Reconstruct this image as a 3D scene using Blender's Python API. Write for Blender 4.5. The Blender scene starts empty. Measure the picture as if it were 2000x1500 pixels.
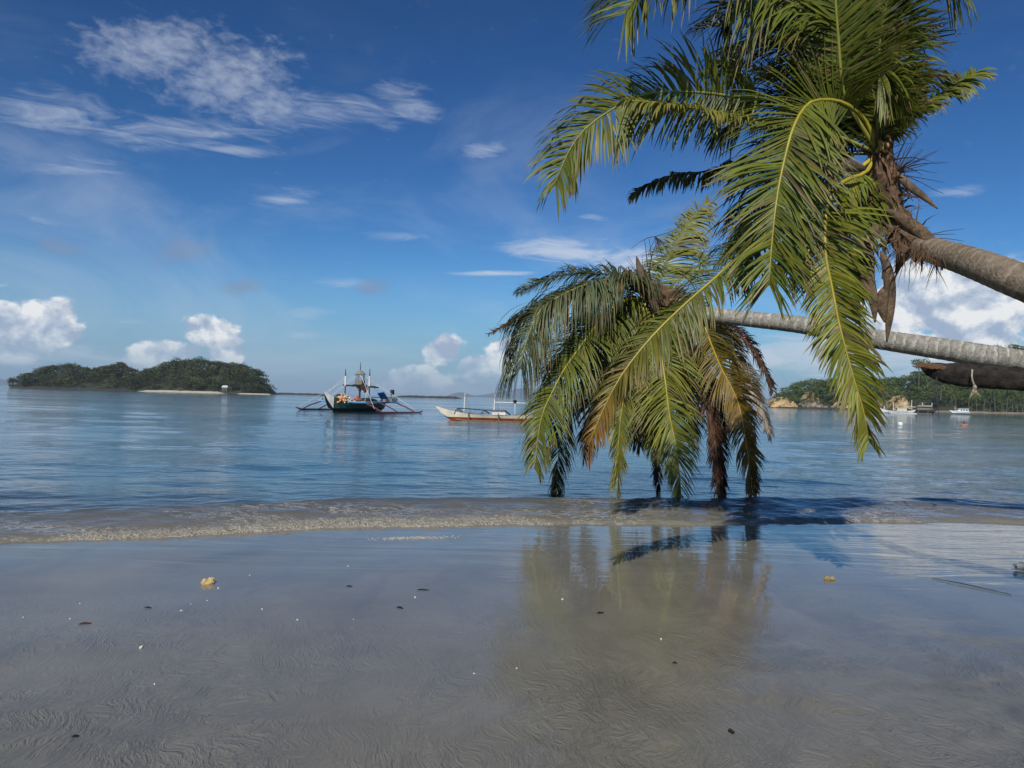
import bpy, math, random
import numpy as np
from mathutils import Vector, Matrix
R = math.radians
random.seed(7); rng = np.random.default_rng(7)
scene = bpy.context.scene
COL = scene.collection

# ------------------------------------------------------------------ camera
F = 1450.0                                   # focal length in pixels of the 2000x1500 photograph
CAM = Vector((0, 0, 1.6))
roll, pitch = R(1.45), R(1.07)
fwd = Vector((0, math.cos(pitch), math.sin(pitch)))
r0 = Vector((1, 0, 0)); u0 = r0.cross(fwd)
rgt = r0 * math.cos(roll) + u0 * math.sin(roll)
upv = -r0 * math.sin(roll) + u0 * math.cos(roll)
cd = bpy.data.cameras.new('camera'); cam = bpy.data.objects.new('camera', cd); COL.objects.link(cam)
cd.sensor_fit = 'HORIZONTAL'; cd.sensor_width = 36; cd.lens = 36 * F / 2000
cd.clip_start = 0.05; cd.clip_end = 30000
m = Matrix((rgt, upv, -fwd)).transposed().to_4x4(); m.translation = CAM
cam.matrix_world = m
scene.camera = cam

def pdir(px, py):
    return fwd + rgt * ((px - 1000) / F) + upv * ((750 - py) / F)
def P(px, py, depth):
    return CAM + pdir(px, py) * depth
def G(px, py, z=0.0):
    d = pdir(px, py); t = (z - CAM.z) / d.z
    return CAM + d * t
def azel(px, py):
    d = pdir(px, py).normalized()
    return math.degrees(math.atan2(d.x, d.y)), math.degrees(math.asin(d.z))

# ------------------------------------------------------------------ world, sun, exposure
SUN_EL, SUN_AZ = 40.0, 198.0                 # azimuth clockwise from +Y: behind the camera, a little left
scene.view_settings.view_transform = 'Standard'; scene.view_settings.look = 'None'
scene.view_settings.exposure = 0.0; scene.view_settings.gamma = 1.0
scene.view_settings.use_curve_mapping = False
world = bpy.data.worlds.new('World'); scene.world = world; world.use_nodes = True
wt = world.node_tree; wt.nodes.clear()

class NT:
    """small helper to wire nodes"""
    def __init__(s, tree): s.t = tree
    def n(s, kind, **kw):
        nd = s.t.nodes.new(kind)
        for k, v in kw.items(): setattr(nd, k, v)
        return nd
    def put(s, sock, v):
        if hasattr(v, 'is_output') or isinstance(v, bpy.types.NodeSocket): s.t.links.new(v, sock)
        else: sock.default_value = v
    def math(s, op, a, b=0.0, c=0.0, clamp=False):
        nd = s.n('ShaderNodeMath', operation=op, use_clamp=clamp)
        s.put(nd.inputs[0], a); s.put(nd.inputs[1], b); s.put(nd.inputs[2], c)
        return nd.outputs[0]
    def vmath(s, op, a, b=(0, 0, 0)):
        nd = s.n('ShaderNodeVectorMath', operation=op)
        s.put(nd.inputs[0], a); s.put(nd.inputs[1], b)
        return nd.outputs['Value'] if op in ('LENGTH', 'DOT_PRODUCT') else nd.outputs[0]
    def noise(s, vec, scale, detail=4, rough=0.55, dist=0.0, lac=2.0):
        nd = s.n('ShaderNodeTexNoise'); s.put(nd.inputs['Vector'], vec)
        nd.inputs['Scale'].default_value = scale; nd.inputs['Detail'].default_value = detail
        nd.inputs['Roughness'].default_value = rough; nd.inputs['Distortion'].default_value = dist
        nd.inputs['Lacunarity'].default_value = lac
        return nd.outputs[0]
    def mapr(s, v, a, b, c=0.0, d=1.0, kind='SMOOTHSTEP'):
        nd = s.n('ShaderNodeMapRange', interpolation_type=kind)
        s.put(nd.inputs[0], v)
        for i, q in enumerate((a, b, c, d)): s.put(nd.inputs[i + 1], q)
        return nd.outputs[0]
    def mapping(s, vec, loc=(0, 0, 0), rot=(0, 0, 0), sc=(1, 1, 1), kind='POINT'):
        nd = s.n('ShaderNodeMapping', vector_type=kind); s.put(nd.inputs[0], vec)
        nd.inputs[1].default_value = loc; nd.inputs[2].default_value = rot; nd.inputs[3].default_value = sc
        return nd.outputs[0]
    def mix(s, f, a, b, blend='MIX'):
        nd = s.n('ShaderNodeMix', data_type='RGBA', blend_type=blend)
        s.put(nd.inputs[0], f); s.put(nd.inputs[6], a); s.put(nd.inputs[7], b)
        return nd.outputs[2]
    def ramp(s, f, stops):
        nd = s.n('ShaderNodeValToRGB'); s.put(nd.inputs[0], f)
        e = nd.color_ramp.elements
        while len(e) < len(stops): e.new(0.5)
        for q, (p, c) in zip(e, stops): q.position = p; q.color = (*c, 1)
        return nd.outputs[0]

def build_world():
    n = NT(wt)
    out = n.n('ShaderNodeOutputWorld'); bg = n.n('ShaderNodeBackground')
    wt.links.new(bg.outputs[0], out.inputs[0])
    sky = n.n('ShaderNodeTexSky'); sky.sky_type = 'NISHITA'; sky.sun_disc = False
    sky.sun_elevation = R(SUN_EL); sky.sun_rotation = R(SUN_AZ)
    sky.air_density = 1.0; sky.dust_density = 0.0; sky.ozone_density = 3.0; sky.altitude = 0
    skyc = n.n('ShaderNodeHueSaturation'); skyc.inputs['Saturation'].default_value = 1.14
    skyc.inputs['Value'].default_value = 1.0
    wt.links.new(sky.outputs[0], skyc.inputs['Color'])
    gm = n.n('ShaderNodeGamma'); gm.inputs[1].default_value = 1.42
    sc01 = n.mix(1.0, skyc.outputs[0], (.1, .1, .1, 1), 'MULTIPLY'); wt.links.new(sc01, gm.inputs[0])
    base = n.mix(1.0, gm.outputs[0], (6.6, 8.9, 10.0, 1), 'MULTIPLY')            # the deep blue of a humid tropical noon
    tc = n.n('ShaderNodeTexCoord'); D = tc.outputs['Generated']
    sep = n.n('ShaderNodeSeparateXYZ'); wt.links.new(D, sep.inputs[0])
    az = n.math('MULTIPLY', n.math('ARCTAN2', sep.outputs[0], sep.outputs[1]), 57.29578)
    el = n.math('MULTIPLY', n.math('ARCSINE', sep.outputs[2]), 57.29578)
    cmb = n.n('ShaderNodeCombineXYZ'); wt.links.new(az, cmb.inputs[0]); wt.links.new(el, cmb.inputs[1])
    A = cmb.outputs[0]
    base = n.mix(n.mapr(el, 11.0, 0.0, 0.0, 0.85), base, (1.75, 3.1, 5.0, 1))   # bluish haze low down, the same all round
    PXD = F / 57.29578                                     # pixels per degree near the centre
    def blob(px, py, sx, sy, rot=0.0, soft=1.0):
        """soft ellipse in azimuth/elevation; 1 in the middle, 0 at the rim"""
        a, e = azel(px, py)
        v = n.mapping(A, (a, e, 0), (0, 0, R(-rot)), (sx / PXD, sy / PXD, 1), 'TEXTURE')
        return n.mapr(n.vmath('LENGTH', v), 1.0, 1.0 - soft, 0, 1)
    def union(items):
        o = items[0]
        for i in items[1:]: o = n.math('MAXIMUM', o, i)
        return o
    up = (0, 0, 1)
    # ---- cumulus towers near the horizon
    def dens(vec):
        a = n.noise(vec, 17.0, 7, 0.56, 0.15)
        return a
    Dz = n.mapping(D, sc=(1, 1, 1.25))
    d0 = dens(Dz)
    d1 = dens(n.mapping(Dz, loc=(0.006, -0.004, 0.016)))
    cells = [blob(25, 655, 100, 62), blob(100, 620, 62, 48), blob(125, 650, 60, 40), blob(0, 620, 50, 40),
             blob(405, 650, 85, 58), blob(340, 690, 110, 48), blob(280, 710, 70, 30), blob(440, 690, 60, 60),
             blob(868, 690, 66, 56), blob(930, 722, 110, 48), blob(815, 740, 130, 44), blob(985, 690, 62, 50),
             blob(1850, 600, 210, 95), blob(1760, 560, 80, 70), blob(1980, 590, 150, 90), blob(1880, 670, 170, 50),
             blob(2250, 650, 220, 90), blob(-300, 660, 160, 80), blob(2700, 660, 220, 70), blob(-700, 700, 200, 60)]
    M = union(cells)
    shape = n.math('ADD', n.math('MULTIPLY', M, 0.95), n.math('MULTIPLY', n.math('SUBTRACT', d0, 0.5), 1.9))
    alpha = n.math('MULTIPLY', n.mapr(shape, 0.28, 0.52), n.math('MULTIPLY', n.mapr(M, 0.0, 0.25), n.mapr(el, 0.6, 4.2, 0.30, 1.0)))
    lit = n.math('ADD', n.math('MULTIPLY', n.math('SUBTRACT', d0, d1), 6.0), 0.60)
    lit = n.math('ADD', lit, n.math('MULTIPLY', n.math('SUBTRACT', el, 5.5), 0.05), clamp=True)
    cumc = n.ramp(lit, [(0.0, (3.6, 4.5, 6.0)), (0.5, (5.6, 6.3, 7.3)), (1.0, (8.6, 8.8, 8.9))])
    # ---- high thin cloud
    warp = n.noise(D, 5.0, 3, 0.5)
    W = n.vmath('ADD', D, n.vmath('SCALE', D))
    fine = n.noise(n.mapping(A, rot=(0, 0, R(20)), sc=(0.8, 1.5, 1)), 1.0, 6, 0.62, 0.3)     # mottled, about 1 degree
    streak = n.noise(n.mapping(A, rot=(0, 0, R(8)), sc=(0.22, 1.1, 1)), 1.0, 8, 0.66, 1.0)   # drawn-out wisps
    mott = [blob(300, 95, 210, 75, -14, .9), blob(450, 150, 190, 85, -20, .9), blob(520, 205, 130, 55, -15, 1)]
    mot = n.math('MULTIPLY', n.mapr(n.math('ADD', n.math('MULTIPLY', union(mott), 0.75), n.math('MULTIPLY', n.math('SUBTRACT', fine, 0.5), 1.5)), 0.12, 1.05), 0.46)
    wis = [blob(620, 215, 150, 55, 4), blob(790, 200, 120, 60, 18), blob(700, 215, 170, 45, 6), blob(560, 225, 170, 50, -6), blob(350, 262, 300, 50, -8), blob(480, 292, 160, 20, -5),
           blob(110, 225, 190, 70, -8), blob(950, 290, 90, 32, -12), blob(120, 325, 170, 35, -5), blob(560, 388, 110, 36, -14),
           blob(80, 424, 85, 24, 2), blob(760, 460, 130, 16, 0), blob(1150, 490, 290, 52, 4), blob(960, 535, 140, 11, -2), blob(1300, 520, 160, 60),
           blob(590, 615, 110, 26, -2), blob(600, 655, 120, 20, 0), blob(250, 628, 70, 11, 0), blob(680, 550, 90, 26, -4),
           blob(1650, 690, 230, 65), blob(1850, 700, 260, 70), blob(1160, 425, 60, 12, 5), blob(1870, 375, 70, 16), blob(130, 690, 200, 45), blob(880, 760, 300, 45)]
    ws = n.mapr(n.math('ADD', n.math('MULTIPLY', union(wis), 0.62), n.math('MULTIPLY', n.math('SUBTRACT', streak, 0.5), 1.7)), 0.12, 1.15)
    ws = n.math('MULTIPLY', n.math('MULTIPLY', ws, 0.56), n.mapr(union(wis), 0.0, 0.35))
    # the same thin cloud goes on outside the picture
    cov = n.noise(n.mapping(D, sc=(1, 1, 2.0)), 2.2, 3, 0.5)
    far = n.mapr(n.math('ABSOLUTE', az), 38.0, 55.0)
    gen = n.math('MULTIPLY', n.math('MULTIPLY', n.mapr(cov, 0.48, 0.7), n.mapr(n.noise(D, 9, 6, .6), .42, .7)), n.math('MULTIPLY', far, 0.5))
    veil = n.math('MULTIPLY', n.mapr(n.noise(n.mapping(A, rot=(0, 0, R(12)), sc=(0.035, 0.10, 1)), 1.0, 8, 0.62, 0.9), 0.44, 0.74), 0.34)
    veil = n.math('MULTIPLY', veil, n.mapr(el, 26, 12, 0.06, 0.9))
    thin = n.math('MAXIMUM', n.math('MAXIMUM', mot, ws), n.math('MAXIMUM', gen, veil))
    bank = union([blob(1100, 492, 210, 40, 5), blob(1250, 512, 170, 52, 0), blob(960, 534, 150, 9, -2), blob(1600, 690, 190, 80), blob(1800, 705, 300, 60), blob(1700, 610, 160, 80), blob(1500, 700, 120, 50), blob(2150, 690, 260, 70), blob(-250, 520, 260, 50, 5)])
    bk = n.math('MULTIPLY', n.mapr(n.math('ADD', n.math('MULTIPLY', bank, 0.8), n.math('MULTIPLY', n.math('SUBTRACT', streak, 0.5), 1.5)), 0.10, 0.95), n.math('MULTIPLY', n.mapr(bank, 0.0, 0.4), 0.78))
    thin = n.math('MAXIMUM', thin, bk)
    # ---- small grey scud
    scud = union([blob(360, 490, 95, 44, -12), blob(470, 560, 85, 26, -12), blob(720, 563, 60, 26, -6), blob(120, 485, 60, 24)])
    sc_a = n.math('MULTIPLY', n.mapr(n.math('ADD', n.math('MULTIPLY', scud, 0.6), n.math('SUBTRACT', n.noise(D, 22, 4), 0.5)), 0.12, 0.6), 0.5)
    c = n.mix(thin, base, (6.0, 6.6, 7.6, 1))
    c = n.mix(sc_a, c, (2.3, 2.9, 4.2, 1))
    c = n.mix(alpha, c, cumc)
    wt.links.new(c, bg.inputs[0])
    bg.inputs[1].default_value = 0.10
    world.cycles.sampling_method = 'MANUAL'; world.cycles.sample_map_resolution = 512
build_world()

sl = bpy.data.lights.new('sun', 'SUN'); so = bpy.data.objects.new('sun', sl); COL.objects.link(so)
sl.energy = 4.4; sl.angle = R(0.53); sl.color = (1.0, 0.95, 0.87)
sd = Vector((math.sin(R(SUN_AZ)) * math.cos(R(SUN_EL)), math.cos(R(SUN_AZ)) * math.cos(R(SUN_EL)), math.sin(R(SUN_EL))))
so.rotation_euler = sd.to_track_quat('Z', 'Y').to_euler()
scene.cycles.use_denoising = True
scene.cycles.max_bounces = 8; scene.cycles.transparent_max_bounces = 12
scene.cycles.diffuse_bounces = 3; scene.cycles.glossy_bounces = 4; scene.cycles.volume_bounces = 0
scene.cycles.caustics_reflective = False; scene.cycles.caustics_refractive = False
scene.cycles.volume_step_rate = 10

# ------------------------------------------------------------------ materials
MATS = {}
def newmat(name):
    mt = bpy.data.materials.new(name); mt.use_nodes = True
    nt = mt.node_tree; b = nt.nodes['Principled BSDF']; MATS[name] = mt
    return mt, NT(nt), b
def plain(name, col, rough=0.6, var=0.25, scale=6.0, metal=0.0, bump=0.0, spec=0.4):
    mt, n, b = newmat(name)
    tc = n.n('ShaderNodeTexCoord')
    f = n.noise(tc.outputs['Object'], scale, 5, 0.6)
    f2 = n.mapr(f, 0.3, 0.7, 1 - var, 1 + var, 'LINEAR')
    c = n.mix(1.0, (*col, 1), n.math('MULTIPLY', f2, 1.0), 'MULTIPLY')
    n.put(b.inputs['Base Color'], c)
    b.inputs['Roughness'].default_value = rough; b.inputs['Metallic'].default_value = metal
    b.inputs['Specular IOR Level'].default_value = spec
    if bump:
        bp = n.n('ShaderNodeBump'); bp.inputs['Strength'].default_value = bump; bp.inputs['Distance'].default_value = 0.02
        n.put(bp.inputs['Height'], n.noise(tc.outputs['Object'], scale * 4, 5, 0.65)); n.put(b.inputs['Normal'], bp.outputs[0])
    return mt
def vcol(name, rough=0.5, transl=0.0, spec=0.4, var=0.2, scale=8.0):
    """base colour from the mesh's own colour attribute"""
    mt, n, b = newmat(name)
    at = n.n('ShaderNodeVertexColor'); at.layer_name = 'Col'
    tc = n.n('ShaderNodeTexCoord')
    f = n.mapr(n.noise(tc.outputs['Object'], scale, 4, 0.6), 0.3, 0.7, 1 - var, 1 + var, 'LINEAR')
    c = n.mix(1.0, at.outputs[0], f, 'MULTIPLY')
    n.put(b.inputs['Base Color'], c)
    b.inputs['Roughness'].default_value = rough; b.inputs['Specular IOR Level'].default_value = spec
    if transl:
        tr = n.n('ShaderNodeBsdfTranslucent'); n.put(tr.inputs[0], n.mix(1.0, c, (1.0, 1.1, 0.5, 1), 'MULTIPLY'))
        mx = n.n('ShaderNodeMixShader'); mx.inputs[0].default_value = transl
        mo = n.t.nodes['Material Output']
        n.t.links.new(b.outputs[0], mx.inputs[1]); n.t.links.new(tr.outputs[0], mx.inputs[2]); n.t.links.new(mx.outputs[0], mo.inputs[0])
    return mt
vcol('leaf', 0.42, 0.28, 0.30, 0.25, 5.0)
vcol('dead_leaf', 0.7, 0.12, 0.2, 0.25, 5.0)
vcol('foliage', 0.75, 0.15, 0.15, 0.2, 0.15)
vcol('rachis', 0.4, 0.0, 0.4, 0.15, 6.0)
plain('fibre', (0.115, 0.066, 0.034), 0.85, 0.5, 9, bump=0.6)
plain('spathe', (0.135, 0.09, 0.052), 0.75, 0.6, 14, bump=0.9)
plain('twig', (0.055, 0.042, 0.03), 0.8, 0.3, 20)
plain('coconut', (0.34, 0.20, 0.05), 0.5, 0.35, 12)
plain('rope', (0.33, 0.29, 0.20), 0.9, 0.3, 40)
plain('thin_rope', (0.05, 0.055, 0.05), 0.9, 0.3, 40)
plain('dead_log', (0.024, 0.019, 0.015), 0.95, 0.8, 12, bump=1.0)
plain('split_wood', (0.15, 0.085, 0.04), 0.85, 0.4, 12, bump=0.6)
plain('green_paint', (0.028, 0.07, 0.05), 0.5, 0.4, 2.5)
plain('keel_black', (0.012, 0.012, 0.013), 0.6, 0.3, 3)
plain('white_paint', (0.72, 0.71, 0.66), 0.5, 0.15, 2.5)
plain('cream_paint', (0.66, 0.60, 0.47), 0.5, 0.25, 2.0)
plain('orange_paint', (0.62, 0.12, 0.02), 0.5, 0.3, 2.5)
plain('sky_blue_paint', (0.16, 0.38, 0.60), 0.5, 0.2, 2.5)
plain('blue_tarp', (0.03, 0.17, 0.42), 0.5, 0.45, 4)
plain('maroon_paint', (0.12, 0.04, 0.05), 0.55, 0.3, 3)
plain('dark_wood', (0.035, 0.03, 0.026), 0.8, 0.4, 5)
plain('grey_wood', (0.19, 0.165, 0.13), 0.8, 0.35, 6)
plain('bamboo', (0.14, 0.10, 0.065), 0.7, 0.35, 6)
plain('dark_cloth', (0.03, 0.028, 0.032), 0.9, 0.3, 6)
plain('maroon_cloth', (0.09, 0.02, 0.03), 0.9, 0.3, 6)
plain('pink_cloth', (0.38, 0.13, 0.11), 0.9, 0.3, 6)
plain('net', (0.022, 0.032, 0.024), 0.95, 0.5, 12, bump=1.0)
plain('orange_float', (0.72, 0.27, 0.06), 0.5, 0.4, 9)
plain('tower_mesh', (0.22, 0.20, 0.155), 0.8, 0.4, 6)
plain('far_hill', (0.05, 0.075, 0.05), 0.9, 0.4, 0.01)
plain('reef_rock', (0.045, 0.04, 0.035), 0.9, 0.5, 0.4, bump=0.5)
plain('cliff_rock', (0.40, 0.285, 0.145), 0.95, 0.45, 0.35, bump=0.8)
plain('cliff_grey', (0.22, 0.18, 0.125), 0.95, 0.5, 0.4, bump=0.8)
plain('island_earth', (0.032, 0.038, 0.02), 0.95, 0.4, 0.2)
plain('beach_sand', (0.50, 0.44, 0.34), 0.95, 0.15, 0.5)
plain('trunk_bark', (0.10, 0.09, 0.072), 0.9, 0.3, 0.6)
plain('roof_white', (0.52, 0.52, 0.50), 0.6, 0.1, 2)
plain('window_dark', (0.02, 0.025, 0.03), 0.2, 0.2, 2)
plain('skin', (0.36, 0.17, 0.10), 0.5, 0.1, 6)
plain('hair', (0.012, 0.01, 0.009), 0.6, 0.2, 20)
plain('shell', (0.70, 0.67, 0.60), 0.6, 0.2, 40)
plain('foam_bubble', (0.42, 0.38, 0.30), 0.5, 0.3, 40)
plain('coral', (0.66, 0.48, 0.20), 0.8, 0.35, 30, bump=0.8)
plain('sponge', (0.36, 0.27, 0.10), 0.9, 0.35, 30, bump=0.8)
plain('wet_leaf', (0.018, 0.014, 0.010), 0.4, 0.4, 30)
plain('red_leaf', (0.11, 0.022, 0.014), 0.5, 0.4, 30)
plain('stick', (0.045, 0.038, 0.032), 0.7, 0.3, 20)

def palm_bark(name, pale, dark, spacing):
    mt, n, b = newmat(name)
    uv = n.n('ShaderNodeUVMap'); uv.uv_map = 'UVMap'
    sp = n.n('ShaderNodeSeparateXYZ'); n.t.links.new(uv.outputs[0], sp.inputs[0])
    tc = n.n('ShaderNodeTexCoord')
    wob = n.math('MULTIPLY', n.math('SUBTRACT', n.noise(tc.outputs['Object'], 9, 6, 0.65), 0.5), spacing * 0.95)
    v = n.math('ADD', sp.outputs[1], wob)
    fr = n.math('FRACT', n.math('DIVIDE', v, spacing))
    ring = n.math('MULTIPLY', n.mapr(fr, 0.0, 0.07), n.mapr(fr, 0.46, 0.14))
    patch = n.mapr(n.noise(tc.outputs['Object'], 11, 6, 0.7), 0.36, 0.66)
    ringp = n.math('MULTIPLY', ring, patch)
    fib = n.noise(n.mapping(uv.outputs[0], sc=(9, 16, 1)), 1.0, 7, 0.72)
    c = n.mix(n.mapr(fib, 0.3, 0.7), (*dark, 1), (*[(p + d) * .5 for p, d in zip(pale, dark)], 1))
    c = n.mix(n.math('MULTIPLY', n.mapr(n.noise(tc.outputs['Object'], 2.3, 4), 0.5, 0.68), 0.55), c, (dark[0] * .6, dark[1] * .6, dark[2] * .55, 1))
    c = n.mix(n.math('MULTIPLY', n.mapr(n.noise(n.mapping(uv.outputs[0], sc=(5, 9, 1)), 1.0, 6, 0.7), 0.52, 0.72), 0.6), c, (*[p * .9 for p in pale], 1))
    c = n.mix(n.math('MULTIPLY', ringp, 0.8), c, (*pale, 1))
    c = n.mix(n.math('MULTIPLY', n.mapr(n.noise(tc.outputs['Object'], 28, 5, 0.7), 0.56, 0.70), 0.7), c, (dark[0] * .4, dark[1] * .4, dark[2] * .36, 1))
    crack = n.mapr(fr, 0.10, 0.0)
    c = n.mix(n.math('MULTIPLY', crack, 0.6), c, (dark[0] * .35, dark[1] * .35, dark[2] * .35, 1))
    n.put(b.inputs['Base Color'], c); b.inputs['Roughness'].default_value = 0.9
    b.inputs['Specular IOR Level'].default_value = 0.2
    bp = n.n('ShaderNodeBump'); bp.inputs['Strength'].default_value = 1.0; bp.inputs['Distance'].default_value = 0.02
    n.put(bp.inputs['Height'], n.math('ADD', n.math('MULTIPLY', fib, 0.7), n.math('MULTIPLY', n.noise(tc.outputs['Object'], 40, 4), 0.6)))
    n.put(b.inputs['Normal'], bp.outputs[0])
    return mt
palm_bark('bark_grey', (0.52, 0.50, 0.45), (0.17, 0.155, 0.125), 0.135)
palm_bark('bark_brown', (0.33, 0.28, 0.21), (0.15, 0.112, 0.075), 0.075)

# ------------------------------------------------------------------ mesh helpers
class MB:
    def __init__(s): s.v = []; s.f = []; s.mi = []; s.c = []
    def add(s, vs, fs, mi=0, col=None):
        o = len(s.v); s.v += [tuple(q) for q in vs]; s.f += [tuple(i + o for i in f) for f in fs]
        s.mi += [mi] * len(fs)
        if col is not None: s.c += [col] * len(vs)
    def box(s, c, d, rz=0.0, mi=0, ry=0.0):
        M = Matrix.Rotation(rz, 3, 'Z') @ Matrix.Rotation(ry, 3, 'Y')
        vs = [Vector(c) + M @ Vector((x * d[0] / 2, y * d[1] / 2, z * d[2] / 2)) for x in (-1, 1) for y in (-1, 1) for z in (-1, 1)]
        s.add(vs, [(0, 1, 3, 2), (4, 6, 7, 5), (0, 4, 5, 1), (2, 3, 7, 6), (0, 2, 6, 4), (1, 5, 7, 3)], mi)
    def tube(s, pts, rad, sides=6, mi=0, cap=True, col=None):
        pts = [Vector(p) for p in pts]
        if not hasattr(rad, '__len__'): rad = [rad] * len(pts)
        vs = []; fs = []; prev = None
        for i, p in enumerate(pts):
            t = (pts[min(i + 1, len(pts) - 1)] - pts[max(i - 1, 0)]).normalized()
            a = prev if prev is not None else (Vector((0, 0, 1)) if abs(t.z) < 0.9 else Vector((1, 0, 0)))
            a = (a - t * a.dot(t)).normalized(); prev = a; b = t.cross(a)
            for k in range(sides):
                w = 2 * math.pi * k / sides
                vs.append(p + (a * math.cos(w) + b * math.sin(w)) * rad[i])
        for i in range(len(pts) - 1):
            for k in range(sides):
                k2 = (k + 1) % sides
                fs.append((i * sides + k, i * sides + k2, (i + 1) * sides + k2, (i + 1) * sides + k))
        if cap:
            fs.append(tuple(range(sides))[::-1]); fs.append(tuple((len(pts) - 1) * sides + k for k in range(sides)))
        s.add(vs, fs, mi, col)
    def ball(s, c, r, seg=8, rings=5, jit=0.0, mi=0, col=None):
        if not hasattr(r, '__len__'): r = (r, r, r)
        vs = [(c[0], c[1], c[2] + r[2])]; fs = []
        for i in range(1, rings):
            th = math.pi * i / rings
            for k in range(seg):
                ph = 2 * math.pi * k / seg; j = 1 + random.uniform(-jit, jit)
                vs.append((c[0] + r[0] * j * math.sin(th) * math.cos(ph), c[1] + r[1] * j * math.sin(th) * math.sin(ph), c[2] + r[2] * j * math.cos(th)))
        vs.append((c[0], c[1], c[2] - r[2])); L = len(vs) - 1
        for k in range(seg):
            k2 = (k + 1) % seg
            fs.append((0, 1 + k, 1 + k2)); fs.append((L, L - seg + k2, L - seg + k))
            for i in range(rings - 2):
                a = 1 + i * seg
                fs.append((a + k, a + seg + k, a + seg + k2, a + k2))
        s.add(vs, fs, mi, col)
    def build(s, name, mat, parent=None, smooth=False):
        me = bpy.data.meshes.new(name); me.from_pydata(s.v, [], s.f)
        mats = mat if isinstance(mat, (list, tuple)) else [mat]
        for q in mats: me.materials.append(MATS[q])
        if len(mats) > 1: me.polygons.foreach_set('material_index', s.mi)
        if smooth: me.polygons.foreach_set('use_smooth', [True] * len(me.polygons))
        if s.c and len(s.c) == len(s.v):
            at = me.color_attributes.new('Col', 'FLOAT_COLOR', 'POINT')
            at.data.foreach_set('color', np.array([(c[0], c[1], c[2], 1.0) for c in s.c], dtype=np.float32).ravel())
        return link(name, me, parent)
def link(name, me, parent=None):
    o = bpy.data.objects.new(name, me); COL.objects.link(o)
    if parent is not None: o.parent = parent
    return o
def npmesh(name, v, f, mat, col=None, parent=None, smooth=False):
    """big mesh from arrays; f is (n,3) or (n,4)"""
    me = bpy.data.meshes.new(name); v = np.asarray(v, np.float32); f = np.asarray(f, np.int32)
    me.vertices.add(len(v)); me.vertices.foreach_set('co', v.ravel())
    k = f.shape[1]; me.loops.add(f.size); me.loops.foreach_set('vertex_index', f.ravel())
    me.polygons.add(len(f)); me.polygons.foreach_set('loop_start', np.arange(0, f.size, k, dtype=np.int32))
    me.update(calc_edges=True)
    if smooth: me.polygons.foreach_set('use_smooth', np.ones(len(f), bool))
    me.materials.append(MATS[mat])
    if col is not None:
        at = me.color_attributes.new('Col', 'FLOAT_COLOR', 'POINT')
        c = np.ones((len(v), 4), np.float32); c[:, :3] = col; at.data.foreach_set('color', c.ravel())
    return link(name, me, parent)
def tag(o, label=None, cat=None, group=None, kind=None):
    if label: o['label'] = label
    if cat: o['category'] = cat
    if group: o['group'] = group
    if kind: o['kind'] = kind
    return o
def empty(name, loc=(0, 0, 0), rz=0.0):
    o = bpy.data.objects.new(name, None); COL.objects.link(o); o.location = loc; o.rotation_euler = (0, 0, rz)
    o.empty_display_size = 0.1
    return o
def spline(pts, n):
    """Catmull-Rom through pts (array k x d), n samples evenly spaced along the length"""
    p = np.asarray(pts, float); p = np.vstack([2 * p[0] - p[1], p, 2 * p[-1] - p[-2]]); o = []
    for i in range(1, len(p) - 2):
        for t in np.linspace(0, 1, 24, endpoint=False):
            a, b, c, d = p[i - 1], p[i], p[i + 1], p[i + 2]
            o.append(.5 * (2 * b + (c - a) * t + (2 * a - 5 * b + 4 * c - d) * t * t + (3 * b - a - 3 * c + d) * t ** 3))
    o.append(p[-2]); o = np.array(o)
    s = np.r_[0, np.cumsum(np.linalg.norm(np.diff(o[:, :3], axis=0), axis=1))]
    q = np.linspace(0, s[-1], n)
    return np.stack([np.interp(q, s, o[:, k]) for k in range(o.shape[1])], 1), s[-1]
def nrm(a):
    return a / np.maximum(np.linalg.norm(a, axis=-1, keepdims=True), 1e-9)

# ------------------------------------------------------------------ the setting: sand, sea
SH = [G(-400, 1074), G(0, 1058), G(180, 1052), G(420, 1043), G(700, 1031), G(1000, 1024), G(1300, 1026), G(1600, 1020), G(1850, 1018), G(2100, 1030), G(2500, 1040)]
SHX = np.array([-60] + [q.x for q in SH] + [80]); SHY = np.array([SH[0].y - 4] + [q.y for q in SH] + [SH[-1].y - 2])
def shore(x): return np.interp(x, SHX, SHY)
def sand_z(x, y):
    s = y - shore(x)
    z = np.where(s < 0, -0.011 * s, -0.028 * s)
    z = np.where(s < -9, 0.099 - 0.05 * (s + 9), z)
    z = np.clip(z, -5, 1.2)
    z = z + 0.006 * np.sin(x * 0.9 + 0.5 * np.sin(y * 0.6)) * np.clip(-s / 2, 0, 1) + 0.004 * np.sin(x * 2.1 - y * 1.3) * np.clip(-s / 2, 0, 1)
    return z
def vnoise(x, y, seed=0):
    """value noise on arrays"""
    r = np.random.default_rng(seed); T = r.random((256, 256))
    xi = np.floor(x).astype(int); yi = np.floor(y).astype(int); fx = x - xi; fy = y - yi
    fx = fx * fx * (3 - 2 * fx); fy = fy * fy * (3 - 2 * fy)
    g = lambda i, j: T[i % 256, j % 256]
    return (g(xi, yi) * (1 - fx) + g(xi + 1, yi) * fx) * (1 - fy) + (g(xi, yi + 1) * (1 - fx) + g(xi + 1, yi + 1) * fx) * fy
def fbm(x, y, o=4, seed=0):
    t = 0; a = .5
    for k in range(o): t = t + a * vnoise(x * 2 ** k, y * 2 ** k, seed + k); a *= .5
    return t
def gridfaces(nr, nc):
    i = np.arange(nr - 1)[:, None] * nc + np.arange(nc - 1)[None]
    return np.stack([i, i + 1, i + nc + 1, i + nc], -1).reshape(-1, 4)

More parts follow.
